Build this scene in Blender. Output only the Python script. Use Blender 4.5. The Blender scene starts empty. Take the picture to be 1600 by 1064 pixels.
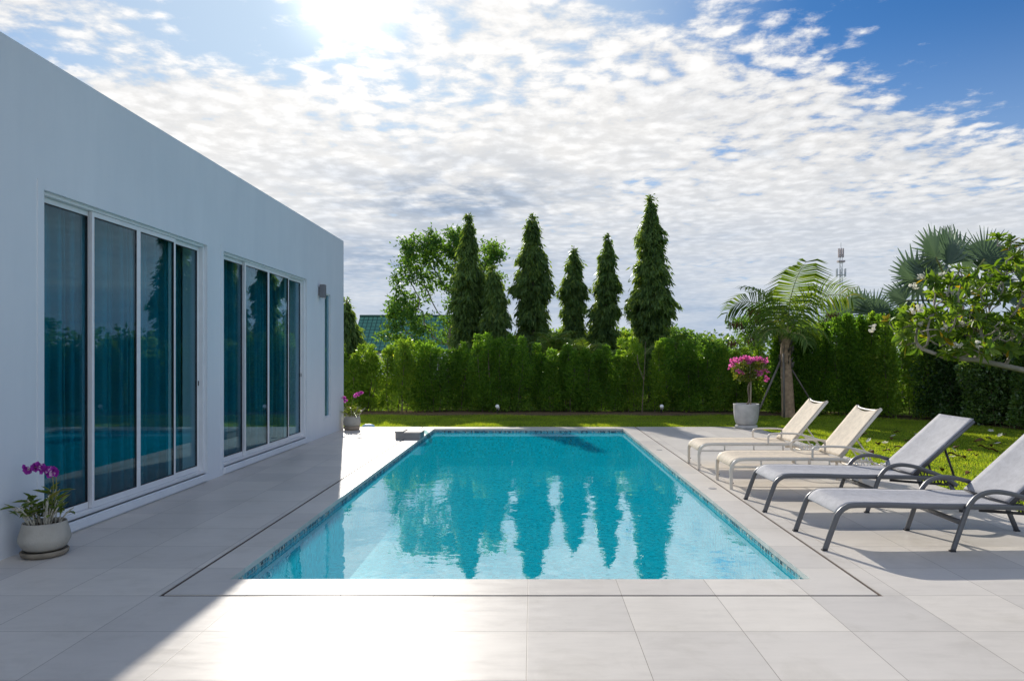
import bpy, bmesh, math, random
import numpy as np
from mathutils import Vector, Matrix
R = math.radians
random.seed(7); rng = np.random.default_rng(7)
scene = bpy.context.scene
C = scene.collection
F = 1106.0; PX = 832.0; PY = 557.0; H = 1.55
def at(px, py, Y):                       # photograph pixel + distance -> point in the garden
    return Vector(((px-PX)/F*Y, Y, H-(py-PY)/F*Y))

# ------------------------------------------------------------------ materials
def new_mat(name):
    m = bpy.data.materials.new(name); m.use_nodes = True
    nt = m.node_tree; nt.nodes.clear()
    out = nt.nodes.new('ShaderNodeOutputMaterial')
    return m, nt, out
def nd(nt, t, **kw):
    n = nt.nodes.new(t)
    for k, v in kw.items():
        if k in n.inputs: n.inputs[k].default_value = v
        else: setattr(n, k, v)
    return n
def lk(nt, a, b): nt.links.new(a, b)
def ramp(nt, fac, stops, interp='LINEAR'):
    r = nt.nodes.new('ShaderNodeValToRGB'); r.color_ramp.interpolation = interp
    e = r.color_ramp.elements
    while len(e) < len(stops): e.new(0.5)
    for el, (p, c) in zip(e, stops):
        el.position = p
        el.color = c if len(c) == 4 else (*c, 1)
    lk(nt, fac, r.inputs[0]); return r
def mth(nt, op, a, b=None, c=None, clamp=False):
    n = nt.nodes.new('ShaderNodeMath'); n.operation = op; n.use_clamp = clamp
    for i, v in enumerate((a, b, c)):
        if v is None: continue
        if isinstance(v, (int, float)): n.inputs[i].default_value = v
        else: lk(nt, v, n.inputs[i])
    return n.outputs[0]
def mixc(nt, f, a, b, mode='MIX'):
    n = nt.nodes.new('ShaderNodeMix'); n.data_type = 'RGBA'; n.blend_type = mode
    for idx, v in ((0, f), (6, a), (7, b)):
        if isinstance(v, (int, float)): n.inputs[idx].default_value = v
        elif isinstance(v, tuple): n.inputs[idx].default_value = v if len(v) == 4 else (*v, 1)
        else: lk(nt, v, n.inputs[idx])
    return n.outputs[2]
def objco(nt, scale=(1, 1, 1)):
    t = nt.nodes.new('ShaderNodeTexCoord'); mp = nt.nodes.new('ShaderNodeMapping')
    mp.inputs['Scale'].default_value = scale
    lk(nt, t.outputs['Object'], mp.inputs[0]); return mp.outputs[0]

def simple(name, col, rough=.5, metal=0., var=.12, scale=6., bump=0., bscale=60., spec=.5):
    m, nt, out = new_mat(name)
    p = nd(nt, 'ShaderNodeBsdfPrincipled', Roughness=rough, Metallic=metal)
    p.inputs['Specular IOR Level'].default_value = spec
    co = objco(nt)
    n = nd(nt, 'ShaderNodeTexNoise', Scale=scale, Detail=5.); lk(nt, co, n.inputs[0])
    lo = tuple(c*(1-var) for c in col); hi = tuple(min(1, c*(1+var)) for c in col)
    r = ramp(nt, n.outputs[0], [(.3, lo), (.7, hi)])
    lk(nt, r.outputs[0], p.inputs['Base Color'])
    if bump:
        n2 = nd(nt, 'ShaderNodeTexNoise', Scale=bscale, Detail=4.); lk(nt, co, n2.inputs[0])
        b = nd(nt, 'ShaderNodeBump', Strength=bump, Distance=.01); lk(nt, n2.outputs[0], b.inputs['Height'])
        lk(nt, b.outputs[0], p.inputs['Normal'])
    lk(nt, p.outputs[0], out.inputs[0]); return m

def schlick(nt, f0, normal=None):
    g = nt.nodes.new('ShaderNodeNewGeometry'); d = nt.nodes.new('ShaderNodeVectorMath'); d.operation = 'DOT_PRODUCT'
    lk(nt, g.outputs['Incoming'], d.inputs[0]); lk(nt, normal if normal is not None else g.outputs['Normal'], d.inputs[1])
    c = mth(nt, 'SUBTRACT', 1., mth(nt, 'ABSOLUTE', d.outputs['Value']), clamp=True)
    return mth(nt, 'ADD', mth(nt, 'MULTIPLY', mth(nt, 'POWER', c, 5.), 1-f0), f0)
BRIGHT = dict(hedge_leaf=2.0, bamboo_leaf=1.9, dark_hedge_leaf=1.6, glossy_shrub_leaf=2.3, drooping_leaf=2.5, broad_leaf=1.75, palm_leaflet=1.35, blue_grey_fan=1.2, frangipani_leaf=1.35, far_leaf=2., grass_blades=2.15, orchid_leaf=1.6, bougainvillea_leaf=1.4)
def leaf_mat(name, c0, c1, c2=None, trans=.5, gloss=.12, rough=.4, tcol=None):
    """c0..c1 random per leaf; c2 = rare leaf colour"""
    m, nt, out = new_mat(name)
    g = nt.nodes.new('ShaderNodeNewGeometry')
    if name in BRIGHT: c0, c1 = (tuple(x*BRIGHT[name] for x in c) for c in (c0, c1))
    stops = [(0, c0), (.85 if 'petal' not in name or not c2 else .65, c1)]
    if c2: stops += [(.95, c1), (.985, c2)] if 'petal' not in name else [(.70, c1), (.80, c2)]
    r = ramp(nt, g.outputs['Random Per Island'], stops)
    co = objco(nt); n = nd(nt, 'ShaderNodeTexNoise', Scale=1.1, Detail=2.); lk(nt, co, n.inputs[0])
    v = ramp(nt, n.outputs[0], [(.3, (.75, .78, .75)), (.7, (1.2, 1.15, 1.1))])
    col = mixc(nt, 1., r.outputs[0], v.outputs[0], 'MULTIPLY')
    d = nd(nt, 'ShaderNodeBsdfDiffuse'); lk(nt, col, d.inputs[0])
    t = nd(nt, 'ShaderNodeBsdfTranslucent')
    tc = mixc(nt, 1., col, tcol or (2.6, 2.2, .7), 'MULTIPLY'); lk(nt, tc, t.inputs[0])
    mx = nd(nt, 'ShaderNodeMixShader', Fac=trans); lk(nt, d.outputs[0], mx.inputs[1]); lk(nt, t.outputs[0], mx.inputs[2])
    gl = nd(nt, 'ShaderNodeBsdfGlossy', Roughness=rough); gl.inputs[0].default_value = (.8, .85, .8, 1)
    fm = mth(nt, 'MULTIPLY', schlick(nt, .035), gloss*4, clamp=True)
    m2 = nt.nodes.new('ShaderNodeMixShader'); lk(nt, fm, m2.inputs[0])
    lk(nt, mx.outputs[0], m2.inputs[1]); lk(nt, gl.outputs[0], m2.inputs[2])
    lk(nt, m2.outputs[0], out.inputs[0]); return m

M = {}
# paving: large pale porcelain tiles 0.61 x 0.60 m with hairline joints, in world coordinates
def paving(name, joints=True):
    m, nt, out = new_mat(name)
    co = objco(nt)
    p = nd(nt, 'ShaderNodeBsdfPrincipled', Roughness=.4); p.inputs['Specular IOR Level'].default_value = .11
    n1 = nd(nt, 'ShaderNodeTexNoise', Scale=.9, Detail=6., Roughness=.6); lk(nt, co, n1.inputs[0])
    mp = nt.nodes.new('ShaderNodeMapping'); mp.inputs['Scale'].default_value = (1., 4.5, 1); lk(nt, co, mp.inputs[0])
    n2 = nd(nt, 'ShaderNodeTexNoise', Scale=3.2, Detail=8., Roughness=.68); lk(nt, mp.outputs[0], n2.inputs[0])
    s = mth(nt, 'ADD', mth(nt, 'MULTIPLY', n1.outputs[0], .5), mth(nt, 'MULTIPLY', n2.outputs[0], .5))
    base = ramp(nt, s, [(.33, (.54, .50, .448)), (.5, (.615, .573, .515)), (.68, (.665, .62, .56))])
    mpj = nt.nodes.new('ShaderNodeMapping'); mpj.inputs['Location'].default_value = (.03, -4.595+.6*20, 0)
    lk(nt, co, mpj.inputs[0])
    br = nd(nt, 'ShaderNodeTexBrick', offset=0., squash=1.)
    br.inputs['Scale'].default_value = 1.; br.inputs['Mortar Size'].default_value = .0022
    br.inputs['Mortar Smooth'].default_value = .2
    br.inputs['Brick Width'].default_value = .61; br.inputs['Row Height'].default_value = .6
    br.inputs['Color1'].default_value = (.88, .88, .885, 1); br.inputs['Color2'].default_value = (1.05, 1.045, 1.03, 1)
    br.inputs['Mortar'].default_value = (.42, .40, .37, 1)
    lk(nt, mpj.outputs[0], br.inputs[0])
    col = mixc(nt, 1., base.outputs[0], br.outputs[0], 'MULTIPLY')
    # faint water stains
    n3 = nd(nt, 'ShaderNodeTexNoise', Scale=2.3, Detail=7., Roughness=.7, Distortion=.6); lk(nt, co, n3.inputs[0])
    st = ramp(nt, n3.outputs[0], [(.52, (1, 1, 1)), (.70, (.91, .905, .89))])
    col = mixc(nt, 1., col, st.outputs[0], 'MULTIPLY')
    lk(nt, col, p.inputs['Base Color'])
    rr = ramp(nt, n2.outputs[0], [(.3, (.30,)*3), (.7, (.44,)*3)]); lk(nt, rr.outputs[0], p.inputs['Roughness'])
    b = nd(nt, 'ShaderNodeBump', Strength=.25, Distance=.004)
    hh = mth(nt, 'SUBTRACT', mth(nt, 'MULTIPLY', n2.outputs[0], .12), br.outputs['Fac'])
    lk(nt, hh, b.inputs['Height']); lk(nt, b.outputs[0], p.inputs['Normal'])
    lk(nt, p.outputs[0], out.inputs[0]); return m
M['paving'] = paving('paving_tile')

def stucco():
    m, nt, out = new_mat('white_stucco')
    p = nd(nt, 'ShaderNodeBsdfPrincipled', Roughness=.75)
    co = objco(nt)
    n = nd(nt, 'ShaderNodeTexNoise', Scale=.5, Detail=6., Roughness=.6); lk(nt, co, n.inputs[0])
    mp = nt.nodes.new('ShaderNodeMapping'); mp.inputs['Scale'].default_value = (1, 1.6, .25); lk(nt, co, mp.inputs[0])
    n2 = nd(nt, 'ShaderNodeTexNoise', Scale=1.6, Detail=6., Roughness=.65); lk(nt, mp.outputs[0], n2.inputs[0])
    s = mth(nt, 'ADD', mth(nt, 'MULTIPLY', n.outputs[0], .6), mth(nt, 'MULTIPLY', n2.outputs[0], .4))
    r = ramp(nt, s, [(.32, (.62, .65, .68)), (.66, (.72, .74, .76))])
    lk(nt, r.outputs[0], p.inputs['Base Color'])
    n3 = nd(nt, 'ShaderNodeTexNoise', Scale=45., Detail=5.); lk(nt, co, n3.inputs[0])
    n4 = nd(nt, 'ShaderNodeTexNoise', Scale=2.2, Detail=3.); lk(nt, co, n4.inputs[0])
    hh = mth(nt, 'ADD', mth(nt, 'MULTIPLY', n3.outputs[0], .12), n4.outputs[0])
    b = nd(nt, 'ShaderNodeBump', Strength=.22, Distance=.02); lk(nt, hh, b.inputs['Height']); lk(nt, b.outputs[0], p.inputs['Normal'])
    lk(nt, p.outputs[0], out.inputs[0]); return m
M['stucco'] = stucco()

def mosaic(name, cell, stops, distort=0., rough=.25, grout=(.35, .6, .62), wall=False):
    m, nt, out = new_mat(name)
    p = nd(nt, 'ShaderNodeBsdfPrincipled', Roughness=rough); p.inputs['Specular IOR Level'].default_value = .06
    t = nt.nodes.new('ShaderNodeTexCoord'); co = t.outputs['UV']
    mp = nt.nodes.new('ShaderNodeMapping'); mp.inputs['Scale'].default_value = (1/cell, 1/cell, 1); lk(nt, co, mp.inputs[0])
    v = mp.outputs[0]
    if distort:
        n = nd(nt, 'ShaderNodeTexNoise', Scale=.35, Detail=2.); lk(nt, v, n.inputs[0])
        a = nt.nodes.new('ShaderNodeVectorMath'); a.operation = 'MULTIPLY_ADD'
        lk(nt, n.outputs['Color'], a.inputs[0]); a.inputs[1].default_value = (distort,)*3; lk(nt, v, a.inputs[2]); v = a.outputs[0]
    fl = nt.nodes.new('ShaderNodeVectorMath'); fl.operation = 'FLOOR'; lk(nt, v, fl.inputs[0])
    wn = nt.nodes.new('ShaderNodeTexWhiteNoise'); wn.noise_dimensions = '2D'; lk(nt, fl.outputs[0], wn.inputs[0])
    r = ramp(nt, wn.outputs[0], stops, 'CONSTANT')
    fr = nt.nodes.new('ShaderNodeVectorMath'); fr.operation = 'FRACTION'; lk(nt, v, fr.inputs[0])
    sp = nt.nodes.new('ShaderNodeSeparateXYZ'); lk(nt, fr.outputs[0], sp.inputs[0])
    ex = mth(nt, 'ABSOLUTE', mth(nt, 'SUBTRACT', sp.outputs[0], .5)); ey = mth(nt, 'ABSOLUTE', mth(nt, 'SUBTRACT', sp.outputs[1], .5))
    g = mth(nt, 'GREATER_THAN', mth(nt, 'MAXIMUM', ex, ey), .455)
    col = mixc(nt, g, r.outputs[0], grout)
    lk(nt, col, p.inputs['Base Color']); lk(nt, p.outputs[0], out.inputs[0]); return m
turq = [(0, (.0, .05, .10)), (.20, (.0, .28, .38)), (.42, (.0, .50, .62)), (.68, (.0, .60, .72)), (.86, (.06, .80, .88))]
M['pool_tile'] = mosaic('turquoise_mosaic', .042, turq, distort=1.6, grout=(.0, .48, .58))
band = [(0, (.015, .04, .06)), (.2, (.03, .14, .19)), (.38, (.06, .36, .44)), (.62, (.20, .46, .48)), (.84, (.52, .55, .46))]
M['band_tile'] = mosaic('waterline_mosaic', .026, band, grout=(.42, .5, .47))

def water():
    m, nt, out = new_mat('pool_water')
    co = objco(nt)
    mp = nt.nodes.new('ShaderNodeMapping'); mp.inputs['Scale'].default_value = (1.2, 1., 1); lk(nt, co, mp.inputs[0])
    n1 = nd(nt, 'ShaderNodeTexNoise', Scale=2.6, Detail=2.5, Roughness=.45, Distortion=.4); lk(nt, mp.outputs[0], n1.inputs[0])
    n2 = nd(nt, 'ShaderNodeTexNoise', Scale=16., Detail=1.5, Roughness=.4, Distortion=.3); lk(nt, mp.outputs[0], n2.inputs[0])
    hh = mth(nt, 'ADD', mth(nt, 'MULTIPLY', n1.outputs[0], 1.), mth(nt, 'MULTIPLY', n2.outputs[0], .10))
    b = nd(nt, 'ShaderNodeBump', Strength=1., Distance=.0028); lk(nt, hh, b.inputs['Height'])
    fac = ramp(nt, schlick(nt, .02, b.outputs[0]), [(0, (.02,)*3), (.05, (.10,)*3), (.16, (.43,)*3), (.4, (.44,)*3), (1, (.5,)*3)])
    tr = nd(nt, 'ShaderNodeBsdfTransparent'); tr.inputs[0].default_value = (.72, .97, .985, 1)
    gl = nd(nt, 'ShaderNodeBsdfGlossy', Roughness=.0); gl.inputs[0].default_value = (.93, .99, 1, 1); lk(nt, b.outputs[0], gl.inputs['Normal'])
    df = nd(nt, 'ShaderNodeBsdfDiffuse'); df.inputs[0].default_value = (0, .56, .72, 1)     # light scattered back by the water itself
    body = nd(nt, 'ShaderNodeMixShader', Fac=.58); lk(nt, tr.outputs[0], body.inputs[1]); lk(nt, df.outputs[0], body.inputs[2])
    mx = nt.nodes.new('ShaderNodeMixShader'); lk(nt, fac.outputs[0], mx.inputs[0]); lk(nt, body.outputs[0], mx.inputs[1]); lk(nt, gl.outputs[0], mx.inputs[2])
    lk(nt, mx.outputs[0], out.inputs[0]); return m
M['water'] = water()

def glass(name, tint, boost):
    m, nt, out = new_mat(name)
    fac = mth(nt, 'MULTIPLY', schlick(nt, .04), boost, clamp=True)
    tr = nd(nt, 'ShaderNodeBsdfTransparent'); tr.inputs[0].default_value = (*tint, 1)
    gl = nd(nt, 'ShaderNodeBsdfGlossy', Roughness=.0); gl.inputs[0].default_value = (.66, .86, 1, 1)
    mx = nt.nodes.new('ShaderNodeMixShader'); lk(nt, fac, mx.inputs[0]); lk(nt, tr.outputs[0], mx.inputs[1]); lk(nt, gl.outputs[0], mx.inputs[2])
    lk(nt, mx.outputs[0], out.inputs[0]); return m
M['glass'] = glass('tinted_glass', (.74, .90, .93), 1.05)
M['alu'] = simple('white_aluminium', (.72, .73, .74), .35, 0, .04)
M['gasket'] = simple('black_gasket', (.02, .02, .022), .6)
M['handle'] = simple('dark_handle', (.06, .06, .065), .35)
M['curtain'] = simple('teal_curtain', (.010, .19, .24), .85, 0, .1, 3., spec=.1)
M['interior'] = simple('interior_plaster', (.35, .35, .34), .8)
M['lamp_grey'] = simple('grey_lamp_body', (.17, .17, .18), .45, .2)
M['lens'] = simple('frosted_lens', (.7, .7, .68), .3)
M['clay'] = simple('beige_clay', (.40, .37, .31), .8, 0, .14, 5., .3, 50.)
M['saucer'] = simple('stained_clay', (.22, .185, .135), .8, 0, .25, 9., .3, 50.)
M['saucer_brown'] = simple('brown_clay_saucer', (.30, .235, .17), .8, 0, .2, 9., .3, 50.)
M['concrete'] = simple('grey_concrete', (.44, .43, .41), .85, 0, .22, 4., .4, 40.)
M['soil'] = simple('dark_soil', (.13, .095, .06), .95, 0, .4, 20., .8, 40., 0.)
M['stone'] = simple('grey_stone', (.27, .26, .25), .7, 0, .12, 7., .2, 60.)
M['grey_metal'] = simple('charcoal_metal', (.125, .125, .13), .38, .35, .06)
M['black_plastic'] = simple('black_plastic', (.015, .015, .016), .45)
M['cream_metal'] = simple('cream_metal', (.66, .60, .51), .4, 0, .05)
M['bark'] = simple('brown_bark', (.15, .115, .085), .9, 0, .3, 9., .7, 30.)
M['grey_bark'] = simple('pale_grey_bark', (.30, .265, .225), .85, 0, .28, 9., .5, 30.)
M['palm_bark'] = simple('ringed_palm_bark', (.36, .25, .16), .9, 0, .3, 12., .6, 30.)
M['pole'] = simple('weathered_pole', (.16, .14, .12), .8, 0, .2)
M['pale_wood'] = simple('pale_stake', (.42, .34, .24), .8)
M['cane'] = simple('striped_orchid_cane', (.46, .42, .33), .8, 0, .45, 40.)
M['mast'] = simple('hazed_mast_steel', (.42, .44, .48), .6)  # grey lightened: distance haze is mixed into the steel colour
M['mast_red'] = simple('pale_red_steel', (.38, .32, .34), .6)
M['white_wall'] = simple('white_rendered_wall', (.7, .7, .68), .8)
M['blue_plastic'] = simple('pale_blue_plastic', (.35, .55, .75), .4)
M['white_plastic'] = simple('white_plastic', (.8, .8, .8), .4)
M['rust'] = simple('rusty_drain_channel', (.07, .045, .032), .9, 0, .4, 12.)
M['deck_edge'] = simple('concrete_slab', (.35, .34, .32), .9)

def mesh_fabric(name, col, trans):
    m, nt, out = new_mat(name)
    co = objco(nt)
    n = nd(nt, 'ShaderNodeTexNoise', Scale=14., Detail=8., Roughness=.75); lk(nt, co, n.inputs[0])
    w = nd(nt, 'ShaderNodeTexChecker', Scale=320.); lk(nt, co, w.inputs[0])
    r = ramp(nt, n.outputs[0], [(.35, tuple(c*.86 for c in col)), (.65, tuple(c*1.1 for c in col))])
    k = mixc(nt, .16, r.outputs[0], w.outputs[0], 'MULTIPLY')
    p = nd(nt, 'ShaderNodeBsdfPrincipled', Roughness=.75); lk(nt, k, p.inputs['Base Color'])
    t = nd(nt, 'ShaderNodeBsdfTranslucent'); lk(nt, k, t.inputs[0])
    mx = nd(nt, 'ShaderNodeMixShader', Fac=trans); lk(nt, p.outputs[0], mx.inputs[1]); lk(nt, t.outputs[0], mx.inputs[2])
    lk(nt, mx.outputs[0], out.inputs[0]); return m
M['grey_sling'] = mesh_fabric('grey_mesh_sling', (.55, .55, .575), .32)
M['cream_sling'] = mesh_fabric('cream_mesh_sling', (.84, .745, .60), .35)

def lawn_mat():
    m, nt, out = new_mat('lawn_ground')
    co = objco(nt)
    n = nd(nt, 'ShaderNodeTexNoise', Scale=.8, Detail=6., Roughness=.65); lk(nt, co, n.inputs[0])
    r = ramp(nt, n.outputs[0], [(.3, (.07, .11, .018)), (.55, (.10, .145, .022)), (.75, (.15, .155, .04))])
    p = nd(nt, 'ShaderNodeBsdfDiffuse'); lk(nt, r.outputs[0], p.inputs['Color'])
    lk(nt, p.outputs[0], out.inputs[0]); return m
M['lawn'] = lawn_mat()
M['grass'] = leaf_mat('grass_blades', (.065, .115, .014), (.135, .18, .022), (.24, .2, .07), .45, .05)
M['hedge'] = leaf_mat('hedge_leaf', (.034, .075, .014), (.075, .135, .022), (.19, .26, .04), .55, .05, .4, (2.1, 2.1, .7))
M['hedge_light'] = leaf_mat('bamboo_leaf', (.055, .105, .018), (.115, .175, .03), (.30, .34, .07), .56, .05, .4, (2.2, 2.1, .7))
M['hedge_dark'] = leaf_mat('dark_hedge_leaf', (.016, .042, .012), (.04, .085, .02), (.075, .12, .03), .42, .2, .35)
M['hedge_gloss'] = leaf_mat('glossy_shrub_leaf', (.03, .065, .018), (.065, .11, .03), (.10, .13, .05), .4, .35, .3)
M['ashoka'] = leaf_mat('drooping_leaf', (.024, .048, .017), (.052, .085, .026), (.16, .22, .05), .48, .07)
M['broad'] = leaf_mat('broad_leaf', (.028, .07, .022), (.06, .125, .03), (.10, .15, .04), .48, .05)
M['far'] = leaf_mat('far_leaf', (.028, .06, .022), (.06, .105, .035), None, .4, .05)
M['palm'] = leaf_mat('palm_leaflet', (.04, .085, .018), (.085, .14, .03), (.14, .15, .06), .34, .08)
M['fan'] = leaf_mat('blue_grey_fan', (.07, .105, .085), (.105, .145, .115), None, .3, .08, .5, (1.3, 1.5, .9))
M['frangi'] = leaf_mat('frangipani_leaf', (.055, .105, .02), (.115, .165, .028), (.40, .24, .02), .5, .08, .45, (2.0, 2.1, .6))
M['petal_white'] = leaf_mat('white_petal', (.72, .70, .62), (.8, .78, .72), None, .4, .03, .5, (1, 1, .95))
M['petal_pink'] = leaf_mat('magenta_bract', (.60, .10, .36), (.80, .24, .54), (.80, .28, .16), .5, .03, .5, (1.3, 1., 1.2))
M['petal_orchid'] = leaf_mat('purple_petal', (.26, .02, .28), (.42, .05, .42), (.8, .62, .76), .4, .05, .5, (1.3, 1., 1.3))
M['petal_orchid2'] = leaf_mat('magenta_petal', (.40, .02, .30), (.55, .05, .42), (.8, .6, .74), .4, .05, .5, (1.3, 1., 1.3))
M['orchid_leaf'] = leaf_mat('orchid_leaf', (.045, .08, .016), (.10, .14, .03), (.2, .15, .04), .4, .15)
M['boug_leaf'] = leaf_mat('bougainvillea_leaf', (.05, .085, .02), (.11, .14, .03), (.3, .14, .05), .45, .1)
M['pod'] = leaf_mat('brown_seed_pod', (.075, .035, .026), (.15, .07, .05), None, .2, .05, .5, (1.2, 1, .9))
M['dry_leaf'] = leaf_mat('dry_leaf', (.10, .05, .022), (.20, .11, .04), (.30, .19, .05), .2, .05, .5, (1.2, 1, .8))
M['frond_rib'] = simple('frond_rib', (.24, .24, .07), .5)

def roof_green():
    m, nt, out = new_mat('green_roof_tile')
    co = objco(nt)
    br = nd(nt, 'ShaderNodeTexBrick', offset=0.); br.inputs['Scale'].default_value = 1.
    br.inputs['Brick Width'].default_value = .30; br.inputs['Row Height'].default_value = .34
    br.inputs['Mortar Size'].default_value = .035; br.inputs['Mortar Smooth'].default_value = .6
    br.inputs['Color1'].default_value = (.06, .20, .15, 1); br.inputs['Color2'].default_value = (.075, .23, .17, 1); br.inputs['Mortar'].default_value = (.02, .08, .06, 1)
    t = nt.nodes.new('ShaderNodeTexCoord'); lk(nt, t.outputs['UV'], br.inputs[0])
    p = nd(nt, 'ShaderNodeBsdfPrincipled', Roughness=.6); lk(nt, br.outputs[0], p.inputs['Base Color'])
    b = nd(nt, 'ShaderNodeBump', Strength=.8, Distance=.04, invert=True); lk(nt, br.outputs['Fac'], b.inputs['Height']); lk(nt, b.outputs[0], p.inputs['Normal'])
    lk(nt, p.outputs[0], out.inputs[0]); return m
M['roof'] = roof_green()

# ------------------------------------------------------------------ object helpers
def tag(o, label=None, cat=None, group=None, kind=None):
    if label: o['label'] = label
    if cat: o['category'] = cat
    if group: o['group'] = group
    if kind: o['kind'] = kind
    return o
def thing(name, label, cat, loc=(0, 0, 0), group=None, rz=0):
    o = bpy.data.objects.new(name, None); C.objects.link(o); o.empty_display_size = .2
    o.location = loc; o.rotation_euler = (0, 0, rz)
    return tag(o, label, cat, group)
def link(name, me, mat, parent=None, smooth=False):
    o = bpy.data.objects.new(name, me); C.objects.link(o)
    if mat is not None: me.materials.append(mat if not isinstance(mat, str) else M[mat])
    if parent: o.parent = parent
    if smooth:
        me.polygons.foreach_set('use_smooth', [True]*len(me.polygons))
    return o
def copy_tree(o, parent=None):
    c = o.copy(); C.objects.link(c); c.parent = parent
    for ch in list(o.children): copy_tree(ch, c)
    return c

class MB:
    """collects shapes, links them as ONE mesh object"""
    def __init__(s): s.v = []; s.f = []; s.uv = None
    def add(s, vs, fs):
        k = len(s.v); s.v += [tuple(v) for v in vs]; s.f += [tuple(i+k for i in f) for f in fs]
    def box(s, a, b):
        (x0, y0, z0), (x1, y1, z1) = a, b
        s.add([(x0,y0,z0),(x1,y0,z0),(x1,y1,z0),(x0,y1,z0),(x0,y0,z1),(x1,y0,z1),(x1,y1,z1),(x0,y1,z1)],
              [(0,3,2,1),(4,5,6,7),(0,1,5,4),(1,2,6,5),(2,3,7,6),(3,0,4,7)])
    def sweep(s, path, rx, ry=None, n=8, up=(0, 1, 0), sq=1., radii=None, cap=True):
        """tube along path; section axes: side (close to up) and normal. sq<1 squarer"""
        ry = ry or rx; P = [Vector(p) for p in path]; up = Vector(up); rings = []
        for i, p in enumerate(P):
            t = (P[min(i+1, len(P)-1)]-P[max(i-1, 0)]).normalized()
            a = up - t*up.dot(t)
            if a.length < 1e-4: a = Vector((1, .02, .01)) - t*t.x
            a.normalize(); b = t.cross(a)
            k = radii[i] if radii else 1.
            ring = []
            for j in range(n):
                th = 2*math.pi*(j+.5)/n; c, sn = math.cos(th), math.sin(th)
                c = math.copysign(abs(c)**sq, c); sn = math.copysign(abs(sn)**sq, sn)
                ring.append(p+a*(c*rx*k)+b*(sn*ry*k))
            rings.append(ring)
        vs = [v for r in rings for v in r]; fs = []
        for i in range(len(P)-1):
            for j in range(n):
                fs.append((i*n+j, i*n+(j+1) % n, (i+1)*n+(j+1) % n, (i+1)*n+j))
        if cap:
            fs.append(tuple(range(n-1, -1, -1))); fs.append(tuple((len(P)-1)*n+j for j in range(n)))
        s.add(vs, fs)
    def lathe(s, prof, n=40, c=(0, 0, 0), wob=0.):
        vs = []; fs = []
        for (r, z) in prof:
            for j in range(n):
                th = 2*math.pi*j/n; rr = r*(1+wob*math.sin(3*th+z*7))
                vs.append((c[0]+rr*math.cos(th), c[1]+rr*math.sin(th), c[2]+z))
        for i in range(len(prof)-1):
            for j in range(n): fs.append((i*n+j, i*n+(j+1) % n, (i+1)*n+(j+1) % n, (i+1)*n+j))
        s.add(vs, fs)
    def sheet(s, rows):
        n = len(rows[0]); vs = [v for r in rows for v in r]
        s.add(vs, [(i*n+j, i*n+j+1, (i+1)*n+j+1, (i+1)*n+j) for i in range(len(rows)-1) for j in range(n-1)])
    def build(s, name, mat, parent=None, smooth=False, bevel=0., solid=0.):
        me = bpy.data.meshes.new(name); me.from_pydata(s.v, [], s.f); me.update()
        o = link(name, me, mat, parent, smooth)
        if solid:
            m = o.modifiers.new('solid', 'SOLIDIFY'); m.thickness = solid; m.offset = 0
        if bevel:
            m = o.modifiers.new('bevel', 'BEVEL'); m.width = bevel; m.segments = 2; m.limit_method = 'ANGLE'
        return o
def crom(pts, k=6):
    P = [Vector(p) for p in pts]; out = []
    for i in range(len(P)-1):
        p0, p1, p2, p3 = P[max(i-1, 0)], P[i], P[i+1], P[min(i+2, len(P)-1)]
        for j in range(k):
            t = j/k
            out.append(.5*((2*p1)+(p2-p0)*t+(2*p0-5*p1+4*p2-p3)*t*t+(3*p1-p0-3*p2+p3)*t**3))
    out.append(P[-1]); return out
def uvmap(o, fn):
    me = o.data; uv = me.uv_layers.new(name='UVMap')
    for p in me.polygons:
        for li in p.loop_indices:
            uv.data[li].uv = fn(me.vertices[me.loops[li].vertex_index].co, p.normal)

# ------------------------------------------------------------------ leaves (numpy)
def unit(a): return a/np.maximum(np.linalg.norm(a, axis=-1, keepdims=True), 1e-9)
def rand_dirs(n): return unit(rng.normal(size=(n, 3)))
def leaf_mesh(name, P, D, L, W, fold=.18, Nn=None, six=False, bend=.0):
    """one folded leaf face per point: base P, direction D, length L, width W"""
    n = len(P); D = unit(D)
    if Nn is None: Nn = rand_dirs(n)
    S = unit(np.cross(D, Nn)); U = np.cross(S, D)
    L = np.broadcast_to(np.asarray(L, float).reshape(-1, 1), (n, 1)); W = np.broadcast_to(np.asarray(W, float).reshape(-1, 1), (n, 1))
    if six:      # six-sided leaf: rounder outline
        V = np.stack([P, P+D*L*.3+S*W*.42+U*W*fold, P+D*L*.68+S*W*.5+U*(W*fold-L*bend*.4), P+D*L-U*L*bend,
                      P+D*L*.68-S*W*.5+U*(W*fold-L*bend*.4), P+D*L*.3-S*W*.42+U*W*fold], 1); k = 6
        # two quads sharing the midrib
        idx = np.array([[0, 1, 2, 3], [0, 3, 4, 5]])
    else:
        V = np.stack([P, P+D*L*.45+S*W*.5+U*W*fold, P+D*L-U*L*bend, P+D*L*.45-S*W*.5+U*W*fold], 1); k = 4
        idx = np.array([[0, 1, 2, 3]])
    V = V.reshape(-1, 3)
    Fc = (np.arange(n)[:, None, None]*k+idx[None]).reshape(-1, 4)
    me = bpy.data.meshes.new(name)
    me.vertices.add(len(V)); me.vertices.foreach_set('co', V.astype(np.float32).ravel())
    nf = len(Fc); me.loops.add(nf*4); me.loops.foreach_set('vertex_index', Fc.astype(np.int32).ravel())
    me.polygons.add(nf); me.polygons.foreach_set('loop_start', (np.arange(nf)*4).astype(np.int32))
    me.polygons.foreach_set('loop_total', np.full(nf, 4, np.int32))
    me.update(calc_edges=True); return me
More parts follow.
